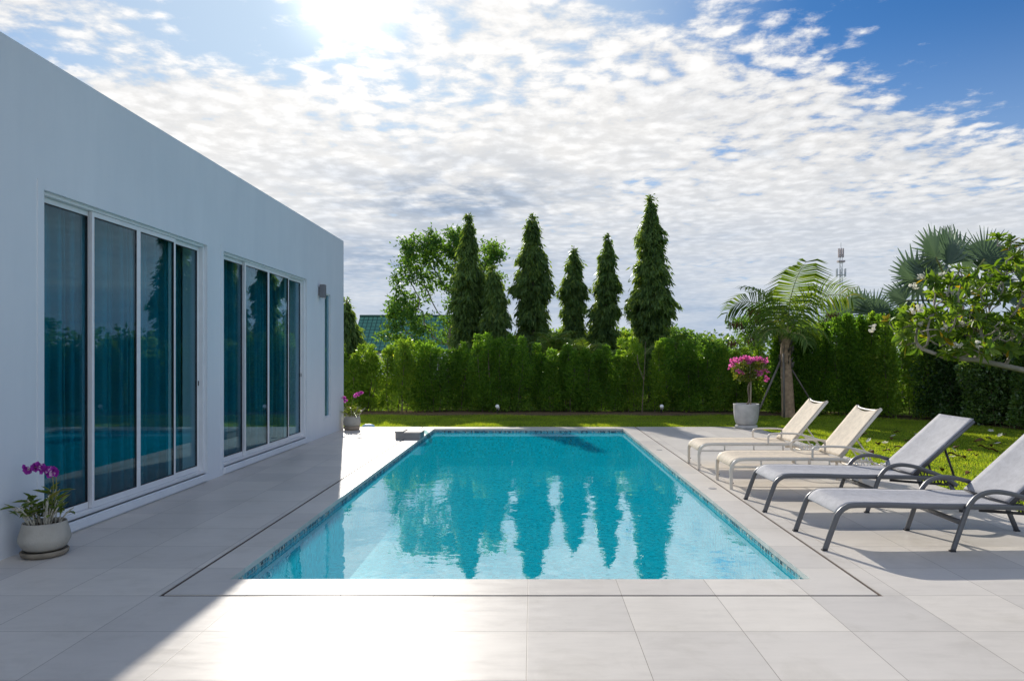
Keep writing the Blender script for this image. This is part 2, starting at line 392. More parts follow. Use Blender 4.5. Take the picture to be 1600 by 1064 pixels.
# ------------------------------------------------------------------ ground, deck, pool
PXL, PXR, PYN, PYF = -2.11, 1.94, 4.935, 15.2          # pool water outline
GXL, GXR, GYN = -2.41, 2.26, 4.595                     # drain groove outline
DXR, DYF, DYN = 4.87, 15.62, -6.0                      # deck outline
WX = -4.05                                             # house front wall plane
HY0, HY1 = -6.0, 15.18                                 # house length
WATER = -.08; DEPTH = -.62
def ring_sheet(name, outer, inner, z, mat, kind='structure', thick=0.):
    (ax, ay, bx, by), (cx, cy, dx, dy) = outer, inner
    m = MB()
    V = [(ax,ay,z),(bx,ay,z),(bx,by,z),(ax,by,z),(cx,cy,z),(dx,cy,z),(dx,dy,z),(cx,dy,z)]
    m.add(V, [(0,1,5,4),(1,2,6,5),(2,3,7,6),(3,0,4,7)])
    return tag(m.build(name, mat), kind=kind)
ring_sheet('lawn', (-900, -300, 900, 1400), (-3.6, -5.5, 4.6, 15.45), -.03, 'lawn')
g = .013
dk = MB()
def slab(x0, y0, x1, y1, t=.12): dk.box((x0, y0, -t), (x1, y1, 0))
slab(WX-.02, DYN, GXL-g, DYF); slab(GXR+g, DYN, DXR, DYF); slab(GXL-g, DYN, GXR+g, GYN-g)
deck = tag(dk.build('pool_deck', 'paving'), kind='structure')
cp = MB()
cp.box((GXL+g, GYN+g, -.04), (GXR-g, PYN, 0)); cp.box((GXL+g, PYN, -.04), (PXL, DYF, 0)); cp.box((PXR, PYN, -.04), (GXR-g, DYF, 0)); cp.box((PXL, PYF, -.04), (PXR, DYF, 0))
tag(cp.build('pool_coping', 'paving'), kind='structure')
ch = MB()
ch.box((GXL-g-.01, GYN-.0, -.06), (GXL+g+.01, DYF-.01, -.005)); ch.box((GXR-g-.01, GYN-.0, -.06), (GXR+g+.01, DYF-.01, -.005)); ch.box((GXL+g+.01, GYN-g-.01, -.06), (GXR-g-.01, GYN+g+.01, -.0055))
tag(ch.build('drain_groove', 'rust'), kind='structure')
# basin: the mosaic walls and floor, with a paler band at the waterline
def basin(name, z0, z1, mat, floor):
    x0, x1, y0, y1 = PXL-.012, PXR+.012, PYN-.012, PYF+.012
    m = MB()
    if not floor:
        x0 += .006; x1 -= .006; y0 += .006; y1 -= .006
    m.add([(x0,y0,z0),(x1,y0,z0),(x1,y1,z0),(x0,y1,z0),(x0,y0,z1),(x1,y0,z1),(x1,y1,z1),(x0,y1,z1)],
          [(0,1,5,4),(1,2,6,5),(2,3,7,6),(3,0,4,7)]+([(0,1,2,3)] if floor else []))
    o = m.build(name, mat)
    uvmap(o, lambda c, n: (c.x+c.y*.0, c.y) if abs(n.z) > .5 else ((c.x, c.z) if abs(n.y) > .5 else (c.y, c.z)))
    return tag(o, kind='structure')
basin('pool_basin', DEPTH, -.12, 'pool_tile', True)
basin('pool_waterline', -.135, -.004, 'band_tile', False)
wm = MB(); wm.add([(PXL-.02,PYN-.02,WATER),(PXR+.02,PYN-.02,WATER),(PXR+.02,PYF+.02,WATER),(PXL-.02,PYF+.02,WATER)], [(0,1,2,3)])
tag(wm.build('water', 'water'), kind='structure')
# small flush covers in the right coping
for i, (px, py) in enumerate(((1113, 763), (1030, 703))):
    Y = H*F/(py-PY); X = (px-PX)/F*Y
    t = MB(); t.lathe([(0, .004), (.045, .004), (.05, .002), (.052, 0)], 24); o = t.build('skimmer_cover', 'stone'); o.location = (X, Y, .001)
    tag(o, ('round flush stone cover in the coping level with the second cream lounger' if i == 0 else 'farther round flush cover in the coping near the farthest lounger'), 'cover')

# water spout: a stone block over the coping with a sheet of water falling from its lip
ws = thing('water_spout', 'low grey stone water spout block on the pool edge near the far left corner', 'water spout', (-2.3, 13.3, 0))
m = MB(); m.box((-.27, -.06, 0), (.20, .44, .125)); m.build('block', 'stone', ws, bevel=.006)
m = MB(); m.box((-.28, -.066, .125), (-.12, .446, .15)); m.build('cap', 'stone', ws, bevel=.004)
m = MB(); m.box((-.119, -.02, .125), (.215, .40, .133)); m.build('lip', 'stone', ws, bevel=.002)
m = MB(); rows = []
for i in range(13):
    t = i/12; x = .216+.16*t; z = .134-.235*t*t
    rows.append([(x+.004*math.sin(j*1.7+i*.6), -.01+.40*j/16*(1-.10*t)+.02*t, z) for j in range(17)])
m.sheet(rows)
def sheetwater():
    mm, nt, out = new_mat('falling_water')
    tr = nd(nt, 'ShaderNodeBsdfTransparent'); tr.inputs[0].default_value = (.55, .88, .93, 1)
    gl = nd(nt, 'ShaderNodeBsdfGlossy', Roughness=.12)
    mx = nt.nodes.new('ShaderNodeMixShader'); lk(nt, mth(nt, 'ADD', schlick(nt, .02), .12, clamp=True), mx.inputs[0]); lk(nt, tr.outputs[0], mx.inputs[1]); lk(nt, gl.outputs[0], mx.inputs[2])
    lk(nt, mx.outputs[0], out.inputs[0]); return mm
M['fall'] = sheetwater()
m.build('water_sheet', 'fall', ws, True)

# ------------------------------------------------------------------ house
D1 = (5.86, 8.80); D2 = (9.27, 12.68); NW = (13.78, 14.17); HT = 4.02
hs = thing('house', 'white rendered flat roofed villa with tall glass sliding doors beside the pool', 'house', (WX, 0, 0))
T = .3
def wall_panel():
    holes = [(D1[0], D1[1], .10, 2.93), (D2[0], D2[1], .10, 2.93), (NW[0], NW[1], .36, 2.78)]
    ys = sorted({HY0, HY1, *[h[0] for h in holes], *[h[1] for h in holes]}); zs = sorted({0., HT, *[h[2] for h in holes], *[h[3] for h in holes]})
    m = MB()
    def hole(y, z): return any(h[0] < y < h[1] and h[2] < z < h[3] for h in holes)
    for i in range(len(ys)-1):
        for j in range(len(zs)-1):
            y0, y1, z0, z1 = ys[i], ys[i+1], zs[j], zs[j+1]
            if hole((y0+y1)/2, (z0+z1)/2): continue
            m.add([(0,y0,z0),(0,y1,z0),(0,y1,z1),(0,y0,z1)], [(0,1,2,3)])
            m.add([(-T,y0,z0),(-T,y1,z0),(-T,y1,z1),(-T,y0,z1)], [(3,2,1,0)])
    for (y0, y1, z0, z1) in holes:
        m.add([(0,y0,z0),(0,y1,z0),(-T,y1,z0),(-T,y0,z0)], [(0,1,2,3)]); m.add([(0,y0,z1),(0,y1,z1),(-T,y1,z1),(-T,y0,z1)], [(3,2,1,0)])
        m.add([(0,y0,z0),(0,y0,z1),(-T,y0,z1),(-T,y0,z0)], [(3,2,1,0)]); m.add([(0,y1,z0),(0,y1,z1),(-T,y1,z1),(-T,y1,z0)], [(0,1,2,3)])
    m.add([(0,HY0,0),(0,HY0,HT),(-T,HY0,HT),(-T,HY0,0)], [(3,2,1,0)]); m.add([(0,HY1,0),(0,HY1,HT),(-T,HY1,HT),(-T,HY1,0)], [(0,1,2,3)])
    m.add([(0,HY0,HT),(0,HY1,HT),(-T,HY1,HT),(-T,HY0,HT)], [(0,1,2,3)])
    return m
wall_panel().build('wall', 'stucco', hs)
m = MB(); m.box((-9, HY1-T, 0), (-T-.002, HY1-.002, HT-.003)); m.build('wall', 'stucco', hs)
m = MB(); m.box((-9, HY0+.002, 0), (-T-.002, HY0+T, HT-.003)); m.build('wall', 'stucco', hs)
m = MB(); m.box((-9.3, HY0+.002, 0), (-9.002, HY1-.002, HT-.003)); m.build('wall', 'stucco', hs)
m = MB(); m.box((-9, HY0+T, 3.5), (-T-.002, HY1-T-.002, 3.75)); m.build('roof', 'stucco', hs)
m = MB(); m.box((-3.2, HY0+T+.01, .0), (-3.1, HY1-T-.01, 3.49)); m.box((-3.09, HY0+T+.01, 0), (-T-.01, HY1-T-.01, .08)); m.build('interior', 'interior', hs)

def sliding(y0, y1, splits, name='sliding_door'):
    z0, z1 = .10, 2.93
    fx0, fx1 = -.125, -.03        # frame depth inside the reveal
    f = MB()
    f.box((fx0, y0, z1-.03), (fx1, y1, z1)); f.box((fx0, y0, z0), (fx1, y1, z0+.04))
    f.box((fx0, y0, z0+.04), (fx1, y0+.04, z1-.03)); f.box((fx0, y1-.04, z0+.04), (fx1, y1, z1-.03))
    d = f.build(name, 'alu', hs, bevel=.003)
    # raised plaster band round the opening
    b = MB(); e = .075
    b.box((0, y0-e, z1), (.008, y1+e, z1+e)); b.box((0, y0-e, z0-.02), (.008, y0, z1)); b.box((0, y1, z0-.02), (.008, y1+e, z1))
    b.build('architrave', 'stucco', d)
    b = MB(); b.box((-.05, y0, .02), (.03, y1, .10)); b.build('sill', 'stucco', d, bevel=.004)
    tracks = [(-.112, -.080), (-.074, -.042), (-.074, -.042), (-.112, -.080)]
    for i in range(4):
        s = .034; (t0, t1) = tracks[i]
        a, c = splits[i]-(s if i == 3 else 0), splits[i+1]+(s if i == 0 else 0)
        lo, hi = z0+.042, z1-.032
        w = MB()
        w.box((t0, a, lo), (t1, a+s, hi)); w.box((t0, c-s, lo), (t1, c, hi)); w.box((t0, a+s, hi-.045), (t1, c-s, hi)); w.box((t0, a+s, lo), (t1, c-s, lo+.06))
        w.build('sash', 'alu', d, bevel=.003)
        tm = (t0+t1)/2
        p = MB(); p.box((tm-.006, a+s+.006, lo+.066), (tm+.006, c-s-.006, hi-.051)); p.build('pane', 'glass', d)
        q = MB()
        for (ya, yb, za, zb) in ((a+s, a+s+.006, lo+.06, hi-.045), (c-s-.006, c-s, lo+.06, hi-.045), (a+s+.006, c-s-.006, hi-.051, hi-.045), (a+s+.006, c-s-.006, lo+.06, lo+.066)):
            q.box((tm-.012, ya, za), (tm+.012, yb, zb))
        q.build('gasket', 'gasket', d)
    for yy, tt in ((y0+.058, -.080), (y1-.058, -.080)):
        h = MB(); h.box((tt, yy-.007, 1.19), (tt+.010, yy+.007, 1.25)); h.build('handle', 'handle', d, bevel=.003)
    return d
def splits(y0, y1, pxs, depth=(.15, .09, .09)):
    r = [y0+.042]
    for px in pxs: r.append((px))
    return r+[y1-.042]
s1 = [D1[0]+.042, 6.58, 7.36, 8.12, D1[1]-.042]
s2 = [D2[0]+.042, 10.08, 10.98, 11.90, D2[1]-.042]
sliding(*D1, s1); sliding(*D2, s2)
# narrow fixed window
f = MB(); z0, z1 = .36, 2.78; y0, y1 = NW
f.box((-.06, y0, z0), (-.02, y0+.012, z1)); f.box((-.06, y1-.012, z0), (-.02, y1, z1)); f.box((-.06, y0+.012, z0), (-.02, y1-.012, z0+.02)); f.box((-.06, y0+.012, z1-.02), (-.02, y1-.012, z1))
nw = f.build('window', 'alu', hs)
p = MB(); p.box((-.036, y0+.013, z0+.021), (-.028, y1-.013, z1-.021)); p.build('pane', 'glass', nw)
p = MB(); p.box((0, y0-.05, z0-.05), (.006, y1+.05, z0)); p.box((0, y0-.05, z1), (.006, y1+.05, z1+.05)); p.box((0, y0-.05, z0), (.006, y0, z1)); p.box((0, y1, z0), (.006, y1+.05, z1)); p.build('window_frame', 'stucco', nw)

# curtains
def curtain(y0, y1, label, seed):
    r = random.Random(seed); m = MB(); pts = []; y = y0; ph = 0.
    n = int((y1-y0)/.012)
    for i in range(n+1):
        y = y0+(y1-y0)*i/n
        ph += .012*2*math.pi/(.15+.045*math.sin(y*5.3+seed)+.03*math.sin(y*11.7))
        pts.append((WX-.40+.115*(abs(math.sin(ph*.5))**.6-.6)+.03*math.sin(ph*.37+1), y+.02*math.cos(ph)))
    rows = []
    for (z, k) in ((.09, 1.15), (.6, 1.05), (1.3, 1.), (2.2, .95), (2.85, .8), (2.97, .6)):
        rows.append([(WX-.40+(x-WX+.40)*k+.006*math.sin(z*3+yy*5), yy+.01*math.sin(z*2+yy*3), z) for x, yy in pts])
    m.sheet(rows)
    c = m.build('curtain', 'curtain', None, True, solid=.003)
    tag(c, label, 'curtain', 'teal curtains behind the glass doors')
curtain(5.75, 7.34, 'teal pleated curtain behind the two glass panels nearest the orchid pot', 1)
curtain(7.31, 8.9, 'teal pleated curtain behind the third and fourth panels of the nearer sliding door', 2)
curtain(9.2, 10.95, 'teal pleated curtain behind the first two panels of the farther sliding door', 3)
curtain(10.93, 12.75, 'teal pleated curtain behind the last two panels of the farther door, nearest the wall lamp', 4)
wl = thing('wall_lamp', 'small grey box lamp on the white wall beside the slit window', 'wall lamp', (WX, 13.42, 2.66))
m = MB(); m.box((0, -.035, .05), (.03, .035, .2)); m.build('bracket', 'lamp_grey', wl)
m = MB(); m.box((.03, -.055, 0), (.125, .055, .25)); m.build('body', 'lamp_grey', wl, bevel=.006)
for z in (-.007, .2501):
    m = MB(); m.box((.04, -.045, z), (.115, .045, z+.0069)); m.build('lens', 'lens', wl)

# ------------------------------------------------------------------ sun loungers
def arc_path(pts, y, k=6): return crom([(x, y, z) for x, z in pts], k)
def grey_lounger():
    t = thing('sun_lounger', '', 'sun lounger')
    W = .63; up = (0, 1, 0)
    rail = [(0, .0), (.085, .235), (.115, .30), (.165, .342), (.24, .362), (.5, .362), (.9, .352), (1.3, .348), (1.6, .342), (1.9, .335)]
    for y in (0, W):
        m = MB(); m.sweep([(p.x, p.y, p.z) for p in crom([(x, y, z) for x, z in rail], 7)], .014, .021, 12, up, .45); m.build('side_rail', 'grey_metal', t, True)
        arm = [(1.005, 0.), (1.11, .30), (1.145, .375), (1.20, .435), (1.28, .468), (1.38, .474), (1.52, .447), (1.68, .39), (1.82, .325), (1.90, .27)]
        yy = y-.031 if y == 0 else y+.031
        m = MB(); m.sweep(crom([(x, yy, z) for x, z in arm], 7), .014, .019, 12, up, .5); m.build('armrest', 'grey_metal', t, True)
        m = MB(); m.sweep([(1.83, y, .335), (1.97, y, 0)], .014, .02, 10, up, .5); m.build('rear_leg', 'grey_metal', t, True)
        for (fx, fy) in ((0, y), (1.005, yy), (1.97, y)):
            m = MB(); m.box((fx-.022, fy-.017, 0), (fx+.020, fy+.017, .012)); m.build('foot_cap', 'black_plastic', t)
    for (x, z, hw) in ((.17, .335, .012), (1.885, .32, .012), (1.50, .335, .012)):
        m = MB(); m.sweep([(x, .014, z), (x, W-.014, z)], hw, hw, 10, (0, 0, 1), .6); m.build('crossbar', 'grey_metal', t, True)
    m = MB(); m.sweep([(1.09, -.02, .225), (1.09, W+.02, .225)], .02, .012, 10, (0, 0, 1), .4); m.build('crossbar', 'grey_metal', t, True)
    # seat sling, lapped round the front bend
    pr = crom([(x, 0, z) for x, z in rail[1:9]], 8); pr = [p for p in pr if .1 < p.x < 1.515]
    rows = []
    for p in pr:
        rows.append([(p.x, .012+(W-.024)*j/12, p.z+.018-.016*math.sin(math.pi*j/12)*min(1, (p.x-.1)*4)) for j in range(13)])
    m = MB(); m.sheet(rows); m.build('seat_sling', 'grey_sling', t, True, solid=.004)
    # backrest
    b0 = Vector((1.50, 0, .365)); b1 = Vector((2.10, 0, .905)); d = (b1-b0); nrm = Vector((-d.z, 0, d.x)).normalized()
    for y in (.022, W-.022):
        m = MB(); m.sweep([b0+Vector((0, y, 0)), b1+Vector((0, y, 0))], .013, .019, 10, up, .5); m.build('backrest_rail', 'grey_metal', t, True)
    for k in (.0, .985):
        m = MB(); q = b0+d*k; m.sweep([(q.x, .03, q.z), (q.x, W-.03, q.z)], .012, .012, 10, (0, 0, 1), .8); m.build('backrest_bar', 'grey_metal', t, True)
    rows = []
    for i in range(15):
        k = i/14; q = b0+d*(k*1.015)
        rows.append([tuple(q+nrm*(.021-.02*math.sin(math.pi*j/10)*math.sin(math.pi*(k*.9+.05)))+Vector((0, .016+(W-.032)*j/10, 0))) for j in range(11)])
    m = MB(); m.sheet(rows); m.build('backrest_sling', 'grey_sling', t, True, solid=.004)
    for y in (.10, W-.10):
        q = b0+d*.55-nrm*.02
        m = MB(); m.sweep([(q.x, y, q.z), (1.93, y, .40), (1.96, y, .30)], .013, .009, 8, up, .5); m.build('support_strut', 'black_plastic', t, True)
        m = MB(); m.sweep([(1.30, y, .30), (1.75, y, .265), (1.95, y, .25)], .008, .012, 8, up, .5); m.build('ratchet_bar', 'black_plastic', t, True)
        m = MB(); m.sweep([q_ for i in range(5) for q_ in ((1.62+0.065*i, y, 0.272), (1.62+0.065*i+.012, y, 0.312), (1.62+0.065*i+.03, y, 0.308), (1.62+0.065*i+.042, y, 0.272))], .006, .009, 6, up)
        m.build('ratchet_teeth', 'black_plastic', t)
    return t
gl1 = grey_lounger(); gl1.location = (2.335, 5.66, 0)
gl1['label'] = 'grey mesh sun lounger nearest the camera, cut by the right edge of the photo'
gl2 = copy_tree(gl1); gl2.location = (2.315, 7.06, 0)
gl2['label'] = 'charcoal framed grey sun lounger whole in view between the cream loungers and the nearest one'
for o in (gl1, gl2): o['group'] = 'grey sun loungers'

def cream_lounger():
    t = thing('sun_lounger', '', 'sun lounger'); W = .63; up = (0, 1, 0)
    rail = [(0, 0), (0, .12), (0, .225), (.018, .285), (.065, .33), (.15, .347), (.4, .35), (.9, .35), (1.30, .348)]
    for y in (0, W):
        m = MB(); m.sweep(crom([(x, y, z) for x, z in rail], 6)+[Vector((1.36, y, .33)), Vector((1.46, y, .245)), Vector((1.56, y, .235)), Vector((1.90, y, .235))], .013, .019, 12, up, .5); m.build('side_rail', 'cream_metal', t, True)
        m = MB(); m.sweep([(.013, y, .215), (.03, y, .26), (1.43, y, .262)], .008, .011, 10, up, .6); m.build('lower_rail', 'cream_metal', t, True)
        for x in (.35, .75, 1.15):
            m = MB(); m.sweep([(x, y, .27), (x, y, .335)], .010, .010, 8); m.build('spacer', 'cream_metal', t, True)
        yy = y-.026 if y == 0 else y+.026
        arm = [(.94, .35), (.94, .44), (.948, .472), (.98, .493), (1.06, .50), (1.20, .50), (1.37, .487), (1.6, .425), (1.78, .352), (1.87, .302), (1.90, .25)]
        m = MB(); m.sweep(crom([(x, yy, z) for x, z in arm], 6), .010, .013, 12, up, .6); m.build('armrest', 'cream_metal', t, True)
        m = MB(); m.sweep([(1.50, y, .24), (1.52, y, 0)], .013, .018, 10, up, .5); m.build('rear_leg', 'cream_metal', t, True)
        for fx in (0, 1.52):
            m = MB(); m.box((fx-.017, y-.015, 0), (fx+.017, y+.015, .012)); m.build('foot_cap', 'cream_metal', t)
        m = MB(); m.sweep([(.014, y-.0, .07), (.03, y, .07)], .006, .006, 8, (0, 1, 0)); m.build('stacking_stud', 'black_plastic', t)
    for (x, z) in ((.03, .30), (1.28, .33), (1.89, .238), (1.5, .235), (1.62, .238)):
        m = MB(); m.sweep([(x, .013, z), (x, W-.013, z)], .010, .010, 10, (0, 0, 1)); m.build('crossbar', 'cream_metal', t, True)
    pr = crom([(x, 0, z) for x, z in rail[2:]], 8); pr = [p for p in pr if p.x < 1.29 and p.z > .24]
    rows = [[(p.x-.014*max(0, 1-p.x*12), .010+(W-.02)*j/12, p.z+.018-.014*math.sin(math.pi*j/12)*min(1, p.x*5)) for j in range(13)] for p in pr]
    m = MB(); m.sheet(rows); m.build('seat_sling', 'cream_sling', t, True, solid=.004)
    b0 = Vector((1.285, 0, .365)); b1 = Vector((1.765, 0, .935)); d = b1-b0; nrm = Vector((-d.z, 0, d.x)).normalized()
    for y in (.02, W-.02):
        m = MB(); m.sweep([b0+Vector((0, y, 0)), b1+Vector((0, y, 0))], .012, .018, 10, up, .5); m.build('backrest_rail', 'cream_metal', t, True)
    m = MB(); m.sweep(crom([(b1.x, .02, b1.z), (b1.x-.012, .10, b1.z-.022), (b1.x-.02, W/2, b1.z-.03), (b1.x-.012, W-.10, b1.z-.022), (b1.x, W-.02, b1.z)], 5), .011, .011, 10, (0, 0, 1)); m.build('backrest_bar', 'cream_metal', t, True)
    rows = []
    for i in range(17):
        row = []
        for j in range(13):
            s = math.sin(math.pi*j/12); k = i/16*(.985-.085*s)
            row.append(tuple(b0+d*k+nrm*(.02-.016*s*math.sin(math.pi*(k*.9+.05)))+Vector((0, .014+(W-.028)*j/12, 0))))
        rows.append(row)
    m = MB(); m.sheet(rows); m.build('backrest_sling', 'cream_sling', t, True, solid=.004)
    for y in (.12, W-.12):
        q = b0+d*.42-nrm*.02
        m = MB(); m.sweep([(q.x, y, q.z), (1.74, y, .26)], .009, .009, 8, up); m.build('support_strut', 'cream_metal', t, True)
        m = MB(); m.sweep([(1.36, y, .25), (1.88, y, .25)], .008, .012, 8, up, .5); m.build('ratchet_bar', 'cream_metal', t, True)
        m = MB(); m.sweep([q_ for i in range(5) for q_ in ((1.5+0.075*i, y, 0.252), (1.5+0.075*i+.012, y, 0.29), (1.5+0.075*i+.03, y, 0.286), (1.5+0.075*i+.042, y, 0.252))], .006, .009, 6, up)
        m.build('ratchet_teeth', 'white_plastic', t)
    return t
cl1 = cream_lounger(); cl1.location = (2.325, 8.28, 0); cl1['label'] = 'cream sun lounger next to the grey ones, overlapped by a charcoal armrest'
cl2 = copy_tree(cl1); cl2.location = (2.28, 9.69, 0); cl2['label'] = 'farthest cream sun lounger, in front of the potted pink bush'
for o in (cl1, cl2): o['group'] = 'cream sun loungers'
# ------------------------------------------------------------------ potted plants
def blob_points(n, ells):
    """points spread in a union of ellipsoids, denser towards the surface"""
    w = np.array([e[1][0]*e[1][1]*e[1][2] for e in ells])**.7; w /= w.sum()
    k = rng.choice(len(ells), n, p=w); c = np.array([e[0] for e in ells])[k]; r = np.array([e[1] for e in ells])[k]
    return c+rand_dirs(n)*r*(rng.random((n, 1))**.45), k
def flower_leaves(name, centres, size, mat, parent, petals=5, out=None, w=.7):
    P = []; D = []; L = []; N = []
    for c in centres:
        ax = unit(rng.normal(size=3)+(0, -.6, .5)) if out is None else unit(np.array(out)+rng.normal(size=3)*.35)
        a = unit(np.cross(ax, rng.normal(size=3))); b = np.cross(ax, a); s = size*rng.uniform(.8, 1.2)
        for k in range(petals):
            th = 2*math.pi*k/petals
            P.append(c); D.append(a*math.cos(th)+b*math.sin(th)+ax*.35); L.append(s); N.append(ax)
    me = leaf_mesh(name, np.array(P), np.array(D), np.array(L), np.array(L)*w, .1, np.array(N), True)
    return link(name, me, mat, parent)

def orchid(loc, s, label, flowers, pmat, seed, rim, h0, tall):
    """pot profile differs; plant = canes, leaves, flower sprays"""
    r = random.Random(seed)
    t = thing('potted_orchid', label, 'potted plant', loc)
    return t, r
# near pot
t = thing('potted_orchid', 'beige clay pot of purple orchids on the shaded paving left of the glass doors', 'potted plant', (-3.81, 5.53, 0)); t.scale = (.80, .80, .95)
m = MB(); m.lathe([(0, 0), (.165, 0), (.195, .015), (.205, .045), (.195, .052), (.17, .04), (0, .035)], 48); sc = m.build('saucer', 'saucer', t, True)
m = MB(); m.lathe([(0, .052), (.15, .052), (.185, .075), (.216, .125), (.220, .15), (.212, .185), (.196, .235), (.187, .275), (.18, .28), (.172, .272), (.175, .24)], 48); m.build('pot', 'clay', t, True)
m = MB(); m.lathe([(0, .25), (.08, .255), (.174, .243)], 32); m.build('soil', 'soil', t, True)
def orchid_plant(t, base, sc, seed, pmat, sprays, ncane=34, nleaf=34):
    r = random.Random(seed)
    m = MB(); tips = []
    for i in range(ncane):
        a = r.uniform(0, 2*math.pi); q = r.uniform(.02, .14)*sc; x, y = q*math.cos(a), q*math.sin(a)
        L = r.uniform(.10, .30)*sc; lean = r.uniform(.1, .8)
        dx, dy = math.cos(a)*lean, math.sin(a)*lean
        pts = [(x, y, base)]
        for k in range(1, 7):
            f = k/6; pts.append((x+dx*L*f*(.6+.4*f), y+dy*L*f*(.6+.4*f), base+L*f*(1-.25*lean*f)))
        rad = [.75, 1.1, .8, 1.2, .9, 1.05, .5]
        m.sweep(pts, .0065*sc, None, 7, (1, 0, 0), radii=rad); tips.append(pts[-1])
    m.build('canes', 'cane', t, True)
    P = []; D = []; L = []; W = []
    for i in range(nleaf*3):
        p = tips[r.randrange(len(tips))]; a = r.uniform(0, 2*math.pi)
        f = r.uniform(.4, 1.)
        P.append((p[0]*f, p[1]*f, base+(p[2]-base)*r.uniform(.55, 1.05))); D.append((math.cos(a), math.sin(a), r.uniform(.0, 1.3))); L.append(r.uniform(.08, .17)*sc); W.append(r.uniform(.022, .034)*sc)
    link('leaves', leaf_mesh('leaves', np.array(P), np.array(D), L, W, .15, np.tile([[.1, .1, 1.]], (len(P), 1)), True, .3), 'orchid_leaf', t)
    for pts, nf in sprays:
        cp_ = crom(pts, 8); m = MB(); m.sweep(cp_, .004*sc, None, 6); st = m.build('flower_stem', 'frond_rib', t, True)
        cc = [np.array(cp_[int(len(cp_)*(.55+.43*(k//3)/max(1, nf-1)))])+np.clip(rng.normal(size=3), -1.4, 1.4)*.016*sc for k in range(3*nf)]
        flower_leaves('flowers', cc, 0.031*sc, pmat, st, 5, (.25, -.9, .1), .85)
orchid_plant(t, .25, 1., 3, 'petal_orchid', [([(.05, -.02, .25), (.10, -.03, .5), (.10, -.05, .68), (.02, -.07, .735), (-.13, -.08, .715)], 9), ([(.05, .0, .25), (.12, -.02, .48), (.14, -.05, .66), (.12, -.10, .70), (.16, -.12, .69)], 4)])
# far pot at the house corner
t = thing('potted_orchid', 'pale clay pot of magenta orchids at the far corner of the house, in the sun', 'potted plant', (-3.82, 14.98, 0))
m = MB(); m.lathe([(0, 0), (.15, 0), (.165, .02), (.168, .075), (.155, .08), (0, .07)], 40); m.build('saucer', 'saucer_brown', t, True)
m = MB(); m.lathe([(0, .08), (.15, .08), (.175, .11), (.18, .17), (.172, .24), (.155, .285), (.147, .285), (.148, .25)], 40); m.build('pot', 'clay', t, True)
m = MB(); m.lathe([(0, .255), (.148, .25)], 24); m.build('soil', 'soil', t)
orchid_plant(t, .25, .95, 11, 'petal_orchid2', [([(.0, 0, .25), (.0, -.03, .5), (.06, -.04, .7), (.16, -.05, .76), (.23, -.06, .79)], 8), ([(-.04, 0, .25), (-.12, -.02, .5), (-.13, -.03, .64), (-.17, -.04, .68)], 5)], 14, 26)
# small blue object behind it
m = MB(); m.sweep(crom([(-.11, 0, .03), (-.06, 0, .055), (.02, 0, .06), (.10, .01, .05), (.13, .02, .03)], 5), .05, .028, 12, (0, 1, 0), radii=[.5]+[.9]*4+[1]*10+[.9]*5+[.4])
o = m.build('hose_nozzle', 'blue_plastic', None, True); o.location = (-3.57, 15.35, 0)
tag(o, 'small pale blue plastic item lying beside the far orchid pot', 'garden tool')

# bougainvillea in the tall concrete pot
t = thing('potted_bougainvillea', 'standard bougainvillea with magenta bracts in a tall grey concrete pot at the deck edge', 'potted plant', (4.62, 15.30, 0)); PB = t
m = MB(); m.lathe([(0, 0), (.22, 0), (.235, .02), (.23, .07), (.21, .075), (0, .07)], 40); m.build('saucer', 'concrete', t, True)
m = MB(); m.lathe([(0, .075), (.19, .075), (.225, .12), (.25, .22), (.265, .34), (.27, .5), (.272, .53), (.258, .53), (.25, .46)], 44); m.build('pot', 'concrete', t, True)
m = MB(); m.lathe([(0, .475), (.252, .465)], 28); m.build('soil', 'soil', t)
m = MB(); m.sweep(crom([(-.03, 0, .46), (.03, -.02, .54), (.07, 0, .62), (.05, .01, .85), (.08, 0, 1.02), (.06, 0, 1.25)], 5), .022, None, 8, (1, 0, 0))
for k in range(9):
    a = k*.9; m.sweep(crom([(.07, 0, .98+.02*k), (.07+.12*math.cos(a), .12*math.sin(a), 1.12), (.07+.28*math.cos(a), .26*math.sin(a), 1.25+.05*math.sin(k*2.)), (.06+.38*math.cos(a), .34*math.sin(a), 1.38)], 4), .008, None, 6, (.3, .2, 1))
m.build('trunk', 'bark', t, True)
m = MB(); m.sweep([(.085, -.03, .46), (.095, -.03, 1.05)], .013, None, 8, (1, 0, 0)); m.build('stake', 'pale_wood', t, True)
ells = [((.05, 0, 1.27), (.40, .36, .18)), ((.0, 0, 1.12), (.30, .28, .14)), ((.10, 0, 1.4), (.32, .28, .12))]
P, _ = blob_points(2200, ells); link('foliage', leaf_mesh('foliage', P, rand_dirs(2200)+(0, 0, .2), rng.uniform(.035, .06, 2200), rng.uniform(.022, .035, 2200), .15, six=True), 'boug_leaf', t)
cc = []
for c, n in (((-.27, -.1, 1.47), 26), ((-.12, -.15, 1.5), 34), ((.03, -.18, 1.45), 46), ((.02, 0, 1.53), 26), ((.20, -.1, 1.5), 32), ((.33, -.08, 1.47), 26), ((.18, -.3, 1.2), 20), ((.36, -.15, 1.23), 12), ((-.2, -.2, 1.22), 14), ((.42, -.12, 1.08), 8), ((-.3, 0, 1.34), 8)):
    cc = [np.array(c)+np.clip(rng.normal(size=3), -1.5, 1.5)*np.array((.05, .05, .032)) for _ in range(int(n*.75)+6)]
    flower_leaves('bract_cluster', cc, .034, 'petal_pink', t, 3, None, .9)

